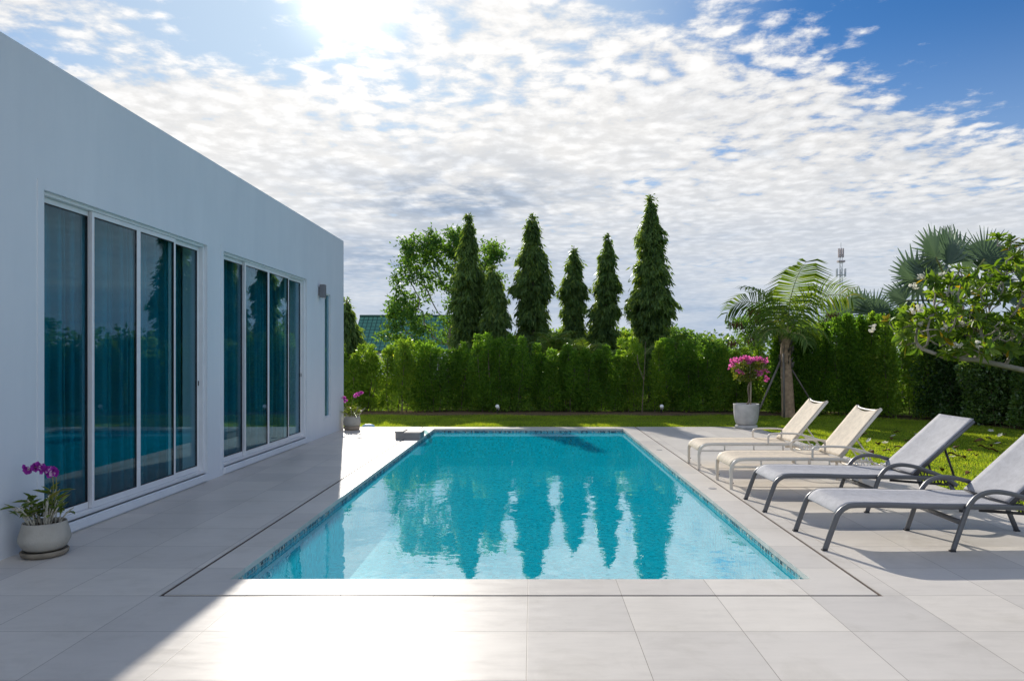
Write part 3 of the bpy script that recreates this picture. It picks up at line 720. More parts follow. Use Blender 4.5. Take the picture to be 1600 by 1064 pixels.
# garden spotlights at the hedge foot
for i, (px, lab) in enumerate(((777, 'small white garden spotlight at the hedge foot opposite the middle of the pool'), (1033, 'small white garden spotlight at the hedge foot beside the bare sapling'))):
    p = at(px, 640, 19.25); s = thing('garden_spotlight', lab, 'spotlight', (p.x, 19.25, 0), 'garden spotlights')
    m = MB(); m.sweep([(0, 0, -.02), (0, 0, .12)], .014, None, 8, (1, 0, 0)); m.sweep([(0, -.01, .1), (.02, -.03, .14)], .02, None, 8, (1, 0, 0)); m.build('spike', 'black_plastic', s)
    m = MB(); m.sweep([(.03, .06, .10), (.02, 0, .15), (.0, -.08, .21), (0, -.085, .215)], .045, None, 14, (1, 0, 0), radii=[.6, 1., 1.15, 1.]); m.build('lamp_head', 'white_plastic', s, True)

# ------------------------------------------------------------------ soil strip and hedges
bk = [(-6.6, 19.35), (8.0, 19.2), (9.4, 18.2), (10.2, 16.9), (10.8, 15.4), (11.3, 12.5), (11.9, 9), (12.4, -2)]
rows = []
for i, (x, y) in enumerate(bk):
    d = Vector((bk[min(i+1, len(bk)-1)][0]-bk[max(i-1, 0)][0], bk[min(i+1, len(bk)-1)][1]-bk[max(i-1, 0)][1], 0)).normalized(); n = Vector((-d.y, d.x, 0))
    rows.append([(x+n.x*k, y+n.y*k, -.022+z) for k, z in ((-.35, 0), (-.2, .015), (.3, .03), (.9, .02))])
m = MB(); m.sheet(rows); tag(m.build('soil_bed', 'soil'), kind='structure')

def hedge(name, label, group, c, w, d, h, rz, mat, n=20000, leaf=.075, lw=.42, spiky=.25, seed=0, up=.25, gap=.0):
    """one shrub of the hedge: stems and a leafy block with a ragged top"""
    r = np.random.default_rng(seed+100); rr = random.Random(seed)
    t = thing(name, label, 'hedge shrub', (c[0], c[1], 0), group, rz)
    nb = int(n)
    # leafy sprays: columns that rise to different heights
    nc = max(6, int(w*7)); cx = r.uniform(-w/2, w/2, nc); cy = r.uniform(-d/2, d/2, nc); ch_ = h*(1-spiky*r.random(nc)**1.3)
    k = r.integers(0, nc, nb)
    zz = r.random(nb)
    rad = .30*(1-zz**3*.75)*(.8+.4*np.sin(zz*9+cx[k]*5)*.5+.2)
    ang = r.uniform(0, 2*math.pi, nb); q = rad*np.sqrt(r.random(nb))
    x = cx[k]+q*np.cos(ang); y = cy[k]+q*np.sin(ang); z = .04+zz*(ch_[k]-.04)
    # surface noise: push in/out with a smooth field
    fld = np.sin(x*3.1+seed)*np.sin(z*3.7+seed*2)*.10+np.sin(x*7.3+1)*np.sin(z*6.1)*.05
    y = np.clip(y, -d/2-.08, d/2+.08)+fld*np.sign(y)
    keep = ~((z < .12) & (r.random(nb) < .5))
    if gap:
        keep &= ~((np.sin(x*2.3+seed)*np.sin(z*2.9+seed) > 1-gap) & (r.random(nb) < .9))
    P = np.stack([x, y, z], 1)[keep]; nb = len(P)
    D = rand_dirs(nb)*.8+np.stack([np.cos(ang[keep])*.4, np.sin(ang[keep])*.4-.25, np.full(nb, up)], 1)
    me = leaf_mesh('foliage', P, D, r.uniform(.7, 1.3, nb)*leaf, r.uniform(.8, 1.2, nb)*leaf*lw, .15)
    link('foliage', me, mat, t)
    m = MB()
    for i in range(nc):
        hh = ch_[i]*rr.uniform(.7, .9)
        m.sweep(crom([(cx[i]*.8, cy[i]*.8, -.03), (cx[i]*.85+rr.uniform(-.05, .05), cy[i]*.85, hh*.3), (cx[i]+rr.uniform(-.05, .05), cy[i], hh*.65), (cx[i], cy[i], hh)], 3), .014, None, 5, (1, 0, 0), radii=None)
    m.build('stems', 'bark', t)
    return t
G = 'hedge shrubs along the back of the lawn'
# px from, px to, top py, distance, material, label
back = [(505, 590, 528, 20.0, 'hedge_light', 'light green feathery hedge shrub just right of the house corner', .30, .10),
        (585, 646, 520, 19.9, 'hedge_light', 'pale bamboo-like hedge shrub in front of the green roof', .34, .12),
        (640, 742, 533, 20.0, 'hedge', 'broad mid green hedge shrub below the big leafy tree', .28, .03),
        (735, 832, 522, 20.0, 'hedge', 'dense hedge shrub behind the left garden spotlight, with a peaked top', .34, .03),
        (826, 912, 536, 20.0, 'hedge', 'flat topped hedge shrub under the gap between two column trees', .26, .03),
        (905, 972, 532, 20.0, 'hedge', 'mid green hedge shrub below the second column tree from the tallest', .34, .08),
        (966, 1030, 528, 20.1, 'hedge_light', 'thin yellowish hedge shrub at the foot of the tallest column tree', .30, .10),
        (1026, 1122, 528, 20.0, 'hedge', 'clipped hedge shrub behind the right garden spotlight', .28, .04),
        (1115, 1200, 540, 19.9, 'hedge_light', 'loose light green hedge shrub behind the potted bougainvillea', .26, .10)]
for i, (a, b, ty, Y, mt, lab, sp, gp) in enumerate(back):
    pa, pb = at(a, 640, Y), at(b, 640, Y); h = H+(PY-ty)/F*(Y-.3)
    hedge('hedge_shrub', lab, G, ((pa.x+pb.x)/2, Y, 0), (pb.x-pa.x)*.94, .8, h, 0, mt, 7600*(pb.x-pa.x)+3000, .09, .40, sp, i, .45, gp)
G2 = 'taller hedge shrubs curving round the right side of the lawn'
side = [((7.15, 19.5), 1.5, 2.35, .0, 'hedge', 'mid green tall shrub just right of the small palm trunk', .12),
        ((8.35, 19.0), 1.7, 2.65, -.3, 'hedge', 'rounded bright topped tall shrub behind the backrests of the cream loungers', .12),
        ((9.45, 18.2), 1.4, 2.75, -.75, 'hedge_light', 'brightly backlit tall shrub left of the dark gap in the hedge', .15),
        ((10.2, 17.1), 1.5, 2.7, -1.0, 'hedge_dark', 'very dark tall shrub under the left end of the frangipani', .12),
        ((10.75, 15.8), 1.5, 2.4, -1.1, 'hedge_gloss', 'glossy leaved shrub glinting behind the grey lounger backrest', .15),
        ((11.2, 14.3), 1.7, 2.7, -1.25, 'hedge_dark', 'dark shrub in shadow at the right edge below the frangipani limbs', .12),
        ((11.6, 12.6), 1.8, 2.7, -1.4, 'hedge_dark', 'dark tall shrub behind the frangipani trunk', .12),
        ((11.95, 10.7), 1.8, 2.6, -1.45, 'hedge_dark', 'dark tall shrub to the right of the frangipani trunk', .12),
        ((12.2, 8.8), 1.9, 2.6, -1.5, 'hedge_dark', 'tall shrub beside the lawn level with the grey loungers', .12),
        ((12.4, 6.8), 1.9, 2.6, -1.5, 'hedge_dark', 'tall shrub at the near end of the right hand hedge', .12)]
for i, (c, w, h, rz, mt, lab, sp) in enumerate(side):
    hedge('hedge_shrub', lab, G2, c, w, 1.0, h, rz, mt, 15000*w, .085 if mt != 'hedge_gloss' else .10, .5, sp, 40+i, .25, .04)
# bare pale sapling stem in front of the hedge
p = at(1003, 643, 19.35)
m = MB(); m.sweep(crom([(0, 0, -.03), (.02, 0, .35), (.05, 0, .9), (.09, .02, 1.5), (.10, .03, 1.95)], 5), .014, None, 8, (1, 0, 0), radii=[1.-.6*i/20 for i in range(21)])
m.sweep(crom([(.05, 0, .9), (-.08, .05, 1.3), (-.12, .06, 1.6)], 4), .010, None, 6, (1, 0, 0))
o = m.build('sapling', 'bark', None, True); o.location = (p.x, 19.35, 0); tag(o, 'slender bare pale stem standing in front of the hedge below the tallest column tree', 'sapling')

# ------------------------------------------------------------------ column trees
def column_tree(label, px, topy, halfpx, Y, seed, n=330, base=.5, fat=1., cat='tree', mat='ashoka'):
    r = np.random.default_rng(seed)
    top = at(px, topy, Y); hgt = top.z; R0 = halfpx/F*Y*fat
    sh_, ex_ = .36+r.uniform(-.09, .07), .82+r.uniform(-.22, .18); lean = r.normal()*.10; gap_a = r.uniform(0, 6.28, 3); gap_f = r.uniform(.35, .9, 3)
    t = thing('column_tree', label, cat, (top.x, Y, 0), 'tall column trees behind the hedge')
    m = MB(); m.sweep([(0, 0, -.05), (.03, 0, hgt*.3), (lean*.5, 0, hgt*.7), (lean, 0, hgt-.05)], .11, None, 8, (1, 0, 0), radii=[1.2, .9, .5, .12]); m.build('trunk', 'bark', t, True)
    P = []; D = []; LS = []
    # hanging branches whose length follows the tree's outline
    for i in range(n):
        f = 1-r.random()**.85*(1-.0)         # 0 bottom 1 top
        f = i/n*.97+.03*r.random()
        z = base+(hgt-base)*f
        u = 1-f
        prof = min(1, (u/sh_)**ex_)*min(1, .35+u*14)*(.87+.13*math.sin(u*17+seed))*(1-.22*max(0, u-.6)/.4)
        tier = .80+.32*math.sin(f*38+seed*1.7)*math.exp(-u*2)+r.uniform(-.16, .16)
        Lr = max(.05, R0*prof*tier)
        if u > .08 and r.random() < .10: Lr *= r.uniform(1.05, 1.22)
        a = r.uniform(0, 2*math.pi); dx, dy = math.cos(a), math.sin(a)
        if any(abs((a-ga+3.14) % 6.28-3.14) < .55 and abs(f-gf) < .035 for ga, gf in zip(gap_a, gap_f)): Lr *= .55
        nl = int(8+54*prof)
        s = r.random(nl)**.6
        drop = .50*Lr*s**2+.10*r.random(nl)
        x = lean*f*f+dx*Lr*s+r.normal(size=nl)*.05; y = dy*Lr*s+r.normal(size=nl)*.05; zz = z+.16*Lr*s-drop-.12*r.random(nl)*(u > .03)
        P.append(np.stack([x, y, zz], 1)); LS.append(np.full(nl, min(1., .5+u*4)))
        D.append(np.stack([dx*.45+r.normal(size=nl)*.35, dy*.45+r.normal(size=nl)*.35, -1.+r.normal(size=nl)*.30+(.9 if u < .03 else 0)], 1))
    P = np.concatenate(P); D = np.concatenate(D); k = len(P)
    me = leaf_mesh('crown', P, D, r.uniform(.15, .28, k)*np.concatenate(LS), r.uniform(.04, .07, k), .2, six=False)
    link('crown', me, mat, t)
    return t
column_tree('column tree standing in front of the broad leafy tree', 731, 331, 33, 25., 1, 560)
column_tree('column tree with a leaning ragged tip, first to the right of the broad leafy tree', 833, 331, 33, 25.3, 2, 560)
column_tree('shortest slim column tree of the free standing row', 895, 382, 23, 25.8, 3, 400)
column_tree('slim column tree with a bare looking spire, next to the tallest', 944, 362, 27, 25.4, 4, 460)
column_tree('tallest and widest column tree, thickly leafed, at the right of the row', 1018, 302, 40, 24.6, 5, 720)
column_tree('low dark column tree half hidden in the broad leafy tree', 780, 412, 26, 24.4, 6, 400)
column_tree('dark rounded column tree showing just past the house corner', 543, 464, 26, 23.5, 7, 260, fat=1.1)

# ------------------------------------------------------------------ branching trees (space colonisation)
def colonise(root, first, attract, step=.22, kill=.34, infl=9., iters=90, rnd=None):
    nodes = [np.array(root, float)]; par = [-1]
    for q in first: nodes.append(np.array(q, float)); par.append(len(nodes)-2)
    A = np.array(attract, float)
    for it in range(iters):
        if len(A) == 0: break
        N = np.array(nodes); d = np.linalg.norm(A[:, None]-N[None], axis=2); near = d.argmin(1); dm = d.min(1)
        grow = {}
        for i, k in enumerate(near):
            if dm[i] < infl: grow.setdefault(k, []).append(unit(A[i]-N[k]))
        if not grow: break
        for k, vs in grow.items():
            v = unit(np.mean(vs, 0)+rng.normal(size=3)*.18)
            nodes.append(N[k]+v*step); par.append(k)
        N = np.array(nodes); d = np.linalg.norm(A[:, None]-N[None], axis=2).min(1); A = A[d > kill]
    return nodes, par
def limbs(nodes, par, tip_r, power=2.3):
    n = len(nodes); ch = [[] for _ in range(n)]
    for i, p in enumerate(par):
        if p >= 0: ch[p].append(i)
    rad = [0.]*n
    for i in range(n-1, -1, -1):
        rad[i] = tip_r if not ch[i] else sum(rad[c]**power for c in ch[i])**(1/power)
    m = MB(); tips = [i for i in range(n) if not ch[i]]
    starts = [(0, None)]
    while starts:
        i, pre = starts.pop(); path = ([pre] if pre is not None else [])+[i]
        while ch[i]:
            c = sorted(ch[i], key=lambda k: -rad[k])
            for o in c[1:]: starts.append((o, i))
            i = c[0]; path.append(i)
        if len(path) < 2: continue
        rs = [rad[k] for k in path]
        if pre is not None: rs[0] = rs[1]
        m.sweep([nodes[k] for k in path], 1., None, 7 if rs[0] > .02 else 5, (.31, .2, .9), radii=rs)
    return m, tips, rad
# broad leafy tree behind the column trees
def broad_tree():
    Y = 30.; t = thing('leafy_tree', 'big open crowned leafy tree behind the left column trees', 'tree', (at(700, 500, Y).x, Y, 0))
    ox = at(700, 500, Y).x
    blobs = [(690, 388, 46, 40), (655, 392, 32, 34), (640, 432, 40, 38), (716, 378, 34, 34), (756, 420, 34, 42), (650, 488, 50, 30), (622, 478, 28, 20), (612, 505, 26, 40), (735, 470, 50, 40), (690, 440, 50, 40), (660, 530, 50, 30), (775, 400, 16, 18), (700, 510, 60, 40), (765, 470, 30, 50)]
    ells = [((at(a, b, Y).x-ox, rng.uniform(-.8, .8), at(a, b, Y).z), (rx/F*Y, .9, rz_/F*Y)) for a, b, rx, rz_ in blobs]
    A, _ = blob_points(520, ells)
    nodes, par = colonise((0, 0, -.05), [(.05, 0, .6), (.0, 0, 1.2), (.1, 0, 1.8)], A, .26, .36, 7.)
    m, tips, rad = limbs(nodes, par, .011); m.build('trunk', 'grey_bark', t, True)
    N = np.array(nodes); tp = N[[i for i in range(len(nodes)) if rad[i] < .022 and N[i][2] > 1.6]]
    k = 50; P = np.repeat(tp, k, 0)+rng.normal(size=(len(tp)*k, 3))*np.array((.17, .17, .14))
    D = rand_dirs(len(P))+(0, 0, -.15)
    link('crown', leaf_mesh('crown', P, D, rng.uniform(.12, .21, len(P)), rng.uniform(.055, .09, len(P)), .15, six=True, bend=.15), 'broad', t)
broad_tree()
# frangipani whose boughs come in from the right
def frangipani():
    bx, by = 9.6, 11.6
    t = thing('frangipani_tree', 'frangipani with forked pale boughs and white blossoms reaching in from the right edge', 'tree', (bx, by, 0))
    Y = 11.2
    blobs = [(1500, 485, 70, 45), (1440, 505, 45, 40), (1560, 450, 55, 40), (1600, 470, 70, 60), (1540, 520, 60, 30), (1420, 520, 25, 18), (1470, 445, 35, 25), (1598, 390, 22, 36), (1680, 440, 90, 80), (1740, 400, 90, 90), (1565, 552, 45, 16), (1490, 548, 40, 14)]
    ells = []
    for a, b, rx, rz_ in blobs:
        q = at(a, b, Y); ells.append(((q.x-bx, q.y-by+rng.uniform(-.3, .3), q.z), (rx/F*Y, .75, rz_/F*Y)))
    A, _ = blob_points(640, ells)
    nodes, par = colonise((0, 0, -.05), [(-.1, 0, .35), (-.32, -.02, .7), (-.75, -.05, 1.0), (-1.25, -.05, 1.15)]+[(q.x-bx, q.y-by, q.z) for q in (at(1655, 592, 11.5), at(1615, 582, 11.4), at(1570, 572, 11.3), at(1525, 562, 11.2), at(1480, 560, 11.1), at(1440, 545, 11.))], A, .13, .155, 7.)
    m, tips, rad = limbs(nodes, par, .010, 3.1); m.build('trunk', 'grey_bark', t, True)
    N = np.array(nodes); P = []; D = []; L = []; W = []; NN = []; fl = []
    tl = list(tips)+[i for i in range(len(nodes)) if i not in tips and rad[i] < .0175 and rng.random() < .35]
    for i in tl:
        d = unit(N[i]-N[par[i]]+np.array((0, 0, .05))); c = N[i]
        k = int(rng.integers(10, 16))
        a = unit(np.cross(d, (.3, .9, .2))); b = np.cross(d, a)
        for j in range(k):
            th = 2.4*j+rng.uniform(-.3, .3); e = rng.uniform(-.15, .9)
            P.append(c+d*rng.uniform(-.03, .03)); D.append(a*math.cos(th)+b*math.sin(th)+d*e+np.array((0, 0, .05))); L.append(rng.uniform(.12, .22)); W.append(rng.uniform(.05, .078)); NN.append(d+np.array((0, 0, .3)))
        if rng.random() < .12: fl.append((c+d*.10))
    link('crown', leaf_mesh('crown', np.array(P), np.array(D), L, W, .12, np.array(NN), True, .14), 'frangi', t)
    fl += [np.array((q.x-bx, q.y-by, q.z)) for q in (at(1428, 447, 10.7), at(1438, 482, 10.6), at(1425, 488, 10.7), at(1472, 432, 10.9), at(1362, 513, 10.9))]
    for c in fl:
        n = int(rng.integers(6, 12)); cc = [c+np.clip(rng.normal(size=3), -1.2, 1.2)*.032 for _ in range(n)]
        flower_leaves('flower_cluster', cc, .036, 'petal_white', t, 5, None, .75)
frangipani()
# extra leafy tip of a left branch is part of the crown above

# ------------------------------------------------------------------ palms
def frond(m_leaf, m_rib, base, az, el, length, droop, nl=34, ll=.75, lw=.036, hang=.55, fwd=.3, vee=.35, roll=0.):
    """pinnate frond: curved rib with two rows of drooping leaflets"""
    p = np.array(base, float); pts = [p.copy()]; e = el; n = 22; dirs = []
    for i in range(n):
        d = np.array((math.cos(az)*math.cos(e), math.sin(az)*math.cos(e), math.sin(e))); dirs.append(d)
        p = p+d*length/n; pts.append(p.copy()); e -= droop/n*(.4+1.3*i/n)
    m_rib.sweep([tuple(q) for q in pts], .016, None, 6, (.1, .2, .97), radii=[1.5-1.35*i/n for i in range(n+1)])
    for i in range(nl):
        f = .16+.84*i/(nl-1); k = min(n-1, int(f*n)); q = pts[k]+(pts[k+1]-pts[k])*(f*n-k if k < n-1 else 1)
        d = dirs[k]; side = unit(np.cross(d, (0, 0, 1.)) if abs(d[2]) < .97 else np.array((-math.sin(az), math.cos(az), 0)))
        upv = np.cross(side, d)
        side, upv = side*math.cos(roll)+upv*math.sin(roll), upv*math.cos(roll)-side*math.sin(roll)
        L = ll*(.45+.55*math.sin(math.pi*min(1, .22+f*.72)))*(1 if f < .9 else .8)
        for s in (-1, 1):
            dd = unit(side*s+d*(fwd+.7*f*f)+upv*vee+rng.normal(size=3)*.06)
            a = q; b = q+dd*L*.5+np.array((0, 0, -hang*.10*L)); c = b+unit(dd+np.array((0, 0, -hang*1.2)))*L*.5
            wv = unit(np.cross(dd, upv))*lw*.5
            m_leaf.append((a, b, c, wv))
def leaflets(name, lst, mat, parent):
    m = MB()
    for a, b, c, w in lst:
        m.add([a-w*.5, a+w*.5, b+w, b-w, c+w*.12, c-w*.12], [(0, 1, 2, 3), (3, 2, 4, 5)])
    return m.build(name, mat, parent)
def coco():
    Y = 18.4; b = at(1231, 650, Y); t = thing('coconut_palm', 'young palm with a ringed trunk propped by poles behind the cream loungers', 'palm tree', (b.x, Y, 0))
    m = MB(); pts = [(.02, 0, -.04), (.0, 0, .3), (-.02, 0, .8), (-.05, 0, 1.3), (-.06, 0, 1.7), (-.03, 0, 2.0)]; P = crom(pts, 12); n = len(P)
    m.sweep(P, .145, None, 14, (1, 0, 0), radii=[(1.25-.45*(i/n)**.7)*(1+.025*(i % 2)) for i in range(n)]); m.build('trunk', 'palm_bark', t, True)
    m = MB(); r = random.Random(4)
    for i in range(46):
        a = r.uniform(0, 6.28); z = r.uniform(1.15, 1.95); w = .10+.02*r.random()
        m.sweep([(w*math.cos(a)-.05, w*math.sin(a), z), ((w+.05)*math.cos(a)-.05, (w+.05)*math.sin(a), z+.12), ((w+.09)*math.cos(a)-.05, (w+.09)*math.sin(a), z+.22*r.random())], .022, .008, 5, (0, 0, 1), radii=[1.2, 1, .3])
    m.build('leaf_bases', 'pole', t, True)
    lst = []; rb = MB(); c = (-.03, 0, 1.95)
    frond(lst, rb, c, R(-80), R(88), 2.25, R(62), 44, 1.15, .055, .6, .0, -.02)        # the tall one facing the pool
    frond(lst, rb, c, R(175), R(76), 2.15, R(135), 44, .72, .036, .7, .3, .3, R(-50))    # arching left
    frond(lst, rb, c, R(4), R(70), 2.35, R(100), 44, .80, .038, .5, .35, .25, R(55))     # arching right
    frond(lst, rb, c, R(140), R(80), 2.0, R(75), 36, .75, .04, .7)
    frond(lst, rb, c, R(40), R(76), 1.9, R(85), 36, .7, .04, .8)
    for az, el, L, dr in ((-25, 50, 1.2, 130), (-150, 48, 1.15, 130), (-75, 35, 1.05, 120), (100, 55, 1.5, 110), (15, 42, 1.15, 125), (165, 44, 1.2, 120)):
        frond(lst, rb, c, R(az), R(el), L, R(dr), 28, .5, .034, 1.2)
    leaflets('fronds', lst, 'palm', t); rb.build('frond_ribs', 'frond_rib', t, True)
    for i, (dx, dy, top, lab) in enumerate(((-.95, -.35, 1.5, 'dark wooden prop leaning up to the palm trunk from the left'), (.95, .3, 1.28, 'grey wooden prop leaning up to the palm trunk from the right'), (-.2, -.30, 1.62, 'thin upright prop standing against the front of the palm trunk'))):
        m = MB(); e = (-.16 if i != 1 else .06, -.13 if i == 2 else 0, top)
        m.sweep([(dx, dy, -.03), tuple((np.array((dx, dy, 0))+np.array(e))/2), e], .026 if i != 1 else .02, None, 8, (0, 1, .1)); o = m.build('palm_prop', 'pole', None, True); o.location = (b.x, Y, 0); tag(o, lab, 'prop', 'props round the young palm')
coco()
def fan_palm(label, crown, fans, trunk_z0, R0, ns=40):
    t = thing('fan_palm', label, 'palm tree', (crown[0], crown[1], 0))
    m = MB(); m.sweep([(0, 0, -.05), (0, 0, crown[2]*.5), (0, 0, crown[2])], .2, None, 12, (1, 0, 0)); m.build('trunk', 'palm_bark', t, True)
    r = np.random.default_rng(5); stem = MB(); c0 = np.array((0, 0, crown[2]))
    m = MB()
    for (dx, dy, dz, rad, face) in fans:
        hub = c0+np.array((dx, dy, dz)); stem.sweep(crom([tuple(c0), tuple(c0+(hub-c0)*.5+np.array((0, 0, .08))), tuple(hub)], 4), .03, .02, 6, (0, 0, 1))
        ax = unit(hub-c0); nrm = unit(np.array(face, float)-ax*np.dot(face, ax)); sd = np.cross(nrm, ax)
        span = R(250)
        pts = []
        for i in range(ns+1):
            a = -span/2+span*i/ns; wob = 1+.05*r.normal()
            d = ax*math.cos(a)+sd*math.sin(a)
            pleat = nrm*(.035*(1 if i % 2 else -1))
            cup = nrm*(.35*(1-math.cos(a))*.5)
            pts.append((d, pleat, cup, wob))
        for i in range(ns):
            d0, p0, c_, w0 = pts[i]; d1, p1, c1, w1 = pts[i+1]; dm = unit(d0+d1); mid = .58*rad
            a = hub+d0*mid+(p0+c_)*rad; b = hub+d1*mid+(p1+c1)*rad
            g_ = .022
            tip = hub+dm*rad*w0+c_*rad*1.25-np.array((0, 0, .10*rad*r.random()))
            m.add([hub, a, b], [(0, 1, 2)])
            m.add([a+(b-a)*.08, b-(b-a)*.08, tip+(b-a)*.08, tip-(b-a)*.08], [(0, 1, 2, 3)])
    m.build('fans', 'fan', t); stem.build('petioles', 'frond_rib', t, True)
def fans_from(crown_px, Y, lst, rad_px):
    c = at(*crown_px, Y); out = []
    for (px, py, dy, rp, face) in lst:
        q = at(px, py, Y+dy); out.append((q.x-c.x, dy, q.z-c.z, rp/F*Y, face))
    return c, out
c, fl = fans_from((1495, 478), 21.0, [(1428, 437, -.5, 52, (-.2, -1, .5)), (1462, 402, -.2, 56, (.3, -1, .3)), (1480, 415, -.9, 62, (.6, -1, .4)), (1538, 405, -.3, 50, (-.3, -1, .2)), (1580, 420, .2, 55, (-.5, -1, .3)), (1415, 470, -.3, 40, (0, -1, 1)), (1455, 450, -1.1, 55, (0, -.8, .8)), (1530, 450, -1.2, 55, (0, -.8, .8)), (1570, 470, .3, 50, (.2, -.7, 1)), (1500, 400, .9, 60, (0, 1, .4)), (1450, 430, 1.0, 55, (0, 1, .5)), (1545, 430, 1.0, 55, (0, 1, .5))], 0)
fan_palm('large blue grey fan palm rising behind the frangipani', c, fl, 0, 0)
c, fl = fans_from((1340, 520), 23.0, [(1330, 488, -.4, 40, (0, -1, .6)), (1365, 490, -.3, 42, (.3, -1, .5)), (1312, 494, .2, 36, (-.3, -1, .6)), (1350, 480, .5, 40, (0, 1, .4)), (1382, 500, .1, 34, (.4, -1, .6))], 0)
fan_palm('low fan palm showing above the hedge right of the radio mast', c, fl, 0, 0, 30)
def areca(px, py, Y, label, n=9, L=1.3, seed=0):
    b = at(px, py, Y); t = thing('areca_palm', label, 'palm tree', (b.x, Y, 0), 'small palms behind the hedge'); lst = []; rb = MB(); r = random.Random(seed)
    for i in range(n):
        frond(lst, rb, (r.uniform(-.1, .1), r.uniform(-.1, .1), b.z-.9*L), r.uniform(0, 6.28), R(r.uniform(55, 82)), L*r.uniform(.8, 1.15), R(r.uniform(70, 110)), 22, .42, .04, .7)
    leaflets('fronds', lst, 'palm', t); rb.build('frond_ribs', 'frond_rib', t)
    m = MB(); m.sweep([(0, 0, -.05), (0, 0, b.z-.88*L)], .06, None, 8, (1, 0, 0)); m.build('trunk', 'frond_rib', t)
areca(990, 520, 22.5, 'small yellow green palm just left of the tallest column tree', 10, 1.3, 1)
areca(1066, 516, 23.0, 'small feathery palm just right of the tallest column tree', 11, 1.3, 2)
areca(915, 515, 23.0, 'small pale palm between the two slim column trees', 9, 1.2, 3)
areca(862, 505, 23.0, 'small palm in the gap left of the shortest column tree', 9, 1.2, 4)

# trees with brown seed pods either side of the young palm
def pod_tree(label, blobs, pods, Y, seed):
    ox = at(blobs[0][0], 500, Y).x; t = thing('pod_tree', label, 'tree', (ox, Y, 0), 'trees hung with brown pods')
    ells = [((at(a, b, Y).x-ox, rng.uniform(-.3, .3), at(a, b, Y).z), (rx/F*Y, .6, rz_/F*Y)) for a, b, rx, rz_ in blobs]
    A, _ = blob_points(70, ells); nodes, par = colonise((0, 0, -.05), [(0, 0, .6), (0, 0, 1.2)], A, .18, .3, 6.)
    m, tips, rad = limbs(nodes, par, .008); m.build('trunk', 'bark', t)
    n = 2600; P, _ = blob_points(n, ells); link('crown', leaf_mesh('crown', P, rand_dirs(n)+(0, 0, -.2), rng.uniform(.07, .13, n), rng.uniform(.03, .05, n), .15), 'broad', t)
    for (px, py, k) in pods:
        q = at(px, py, Y-.5); P = np.array((q.x-ox, -.5, q.z))+np.clip(rng.normal(size=(k, 3)), -1.5, 1.5)*np.array((.085, .07, .04))
        link('pod_cluster', leaf_mesh('pod_cluster', P, rng.normal(size=(k, 3))*.25+(0, 0, -1), rng.uniform(.16, .30, k), rng.uniform(.028, .045, k), .1), 'pod', t)
pod_tree('tree with hanging brown pods left of the young palm', [(1180, 520, 30, 28), (1155, 505, 22, 10), (1190, 490, 26, 20)], [(1150, 502, 22), (1178, 482, 34), (1186, 495, 20), (1147, 530, 18), (1172, 526, 14)], 20.8, 1)
pod_tree('tree with hanging brown pods right of the young palm', [(1300, 510, 40, 25), (1340, 515, 35, 22)], [(1300, 488, 30), (1318, 494, 24), (1338, 498, 22), (1262, 498, 14), (1282, 500, 12)], 21.2, 2)

# ------------------------------------------------------------------ far things
# neighbour's house with a green tiled roof
p0, p1 = at(548, 525, 45), at(700, 525, 45)
nh = thing('neighbour_house', 'distant white house with a green tiled roof, left of the leafy tree', 'house', (p0.x, 45, 0))
w = p1.x-p0.x; rz = H+(PY-491)/F*45; ez = 2.0
m = MB(); m.box((.4, .6, 0), (w-.4, 4.6, ez)); m.build('wall', 'white_wall', nh)
m = MB(); m.add([(0, 0, ez-.1), (w, 0, ez-.1), (w, 2.5, rz), (0, 2.5, rz), (0, 5, ez-.1), (w, 5, ez-.1)], [(0, 1, 2, 3), (3, 2, 5, 4)])
ro = m.build('roof', 'roof', nh, solid=.08); uvmap(ro, lambda c, n: (c.x, c.y*1.4))
m = MB(); m.sweep([(-.02, 2.5, rz+.02), (w+.02, 2.5, rz+.02)], .12, .09, 8, (0, 1, 0)); m.build('ridge', 'roof', ro)
# radio mast
c = at(1314, 388, 150); mh = c.z
mt = thing('radio_mast', 'slender grey telecom mast with antenna panels far behind the palms', 'mast', (c.x, 150, 0))
m = MB()
for k in range(3):
    a = k*2.094; m.sweep([(.45*math.cos(a), .45*math.sin(a), 0), (.30*math.cos(a), .30*math.sin(a), mh-1.5)], .045, None, 6, (1, 0, 0))
    b = (k+1)*2.094
    for z in range(0, int(mh-2)):
        s = .45-.15*z/mh; m.sweep([(s*math.cos(a), s*math.sin(a), z), (s*math.cos(b), s*math.sin(b), z+1)], .022, None, 4, (0, 0, 1))
m.build('lattice', 'mast', mt)
for zc, R_, hh, nn, mat in ((mh-1., .5, 1.9, 6, 'mast_red'), (mh-5.2, .95, 1.7, 6, 'mast')):
    for k in range(nn):
        a = k*6.283/nn+.3; x, y = R_*math.cos(a), R_*math.sin(a)
        m = MB(); m.box((x-.10, y-.08, zc-hh/2), (x+.10, y+.08, zc+hh/2)); m.sweep([(0, 0, zc-.4), (x, y, zc-.4)], .06, None, 5, (0, 0, 1)); m.build('antenna_panel', mat, mt)
m = MB(); m.box((-.7, -.5, mh-3.0), (.7, .5, mh-2.6)); m.build('platform', 'mast_red', mt)
m = MB(); m.sweep([(0, 0, mh-2), (0, 0, mh+1.2)], .05, None, 6, (1, 0, 0)); m.build('lightning_rod', 'mast', mt)
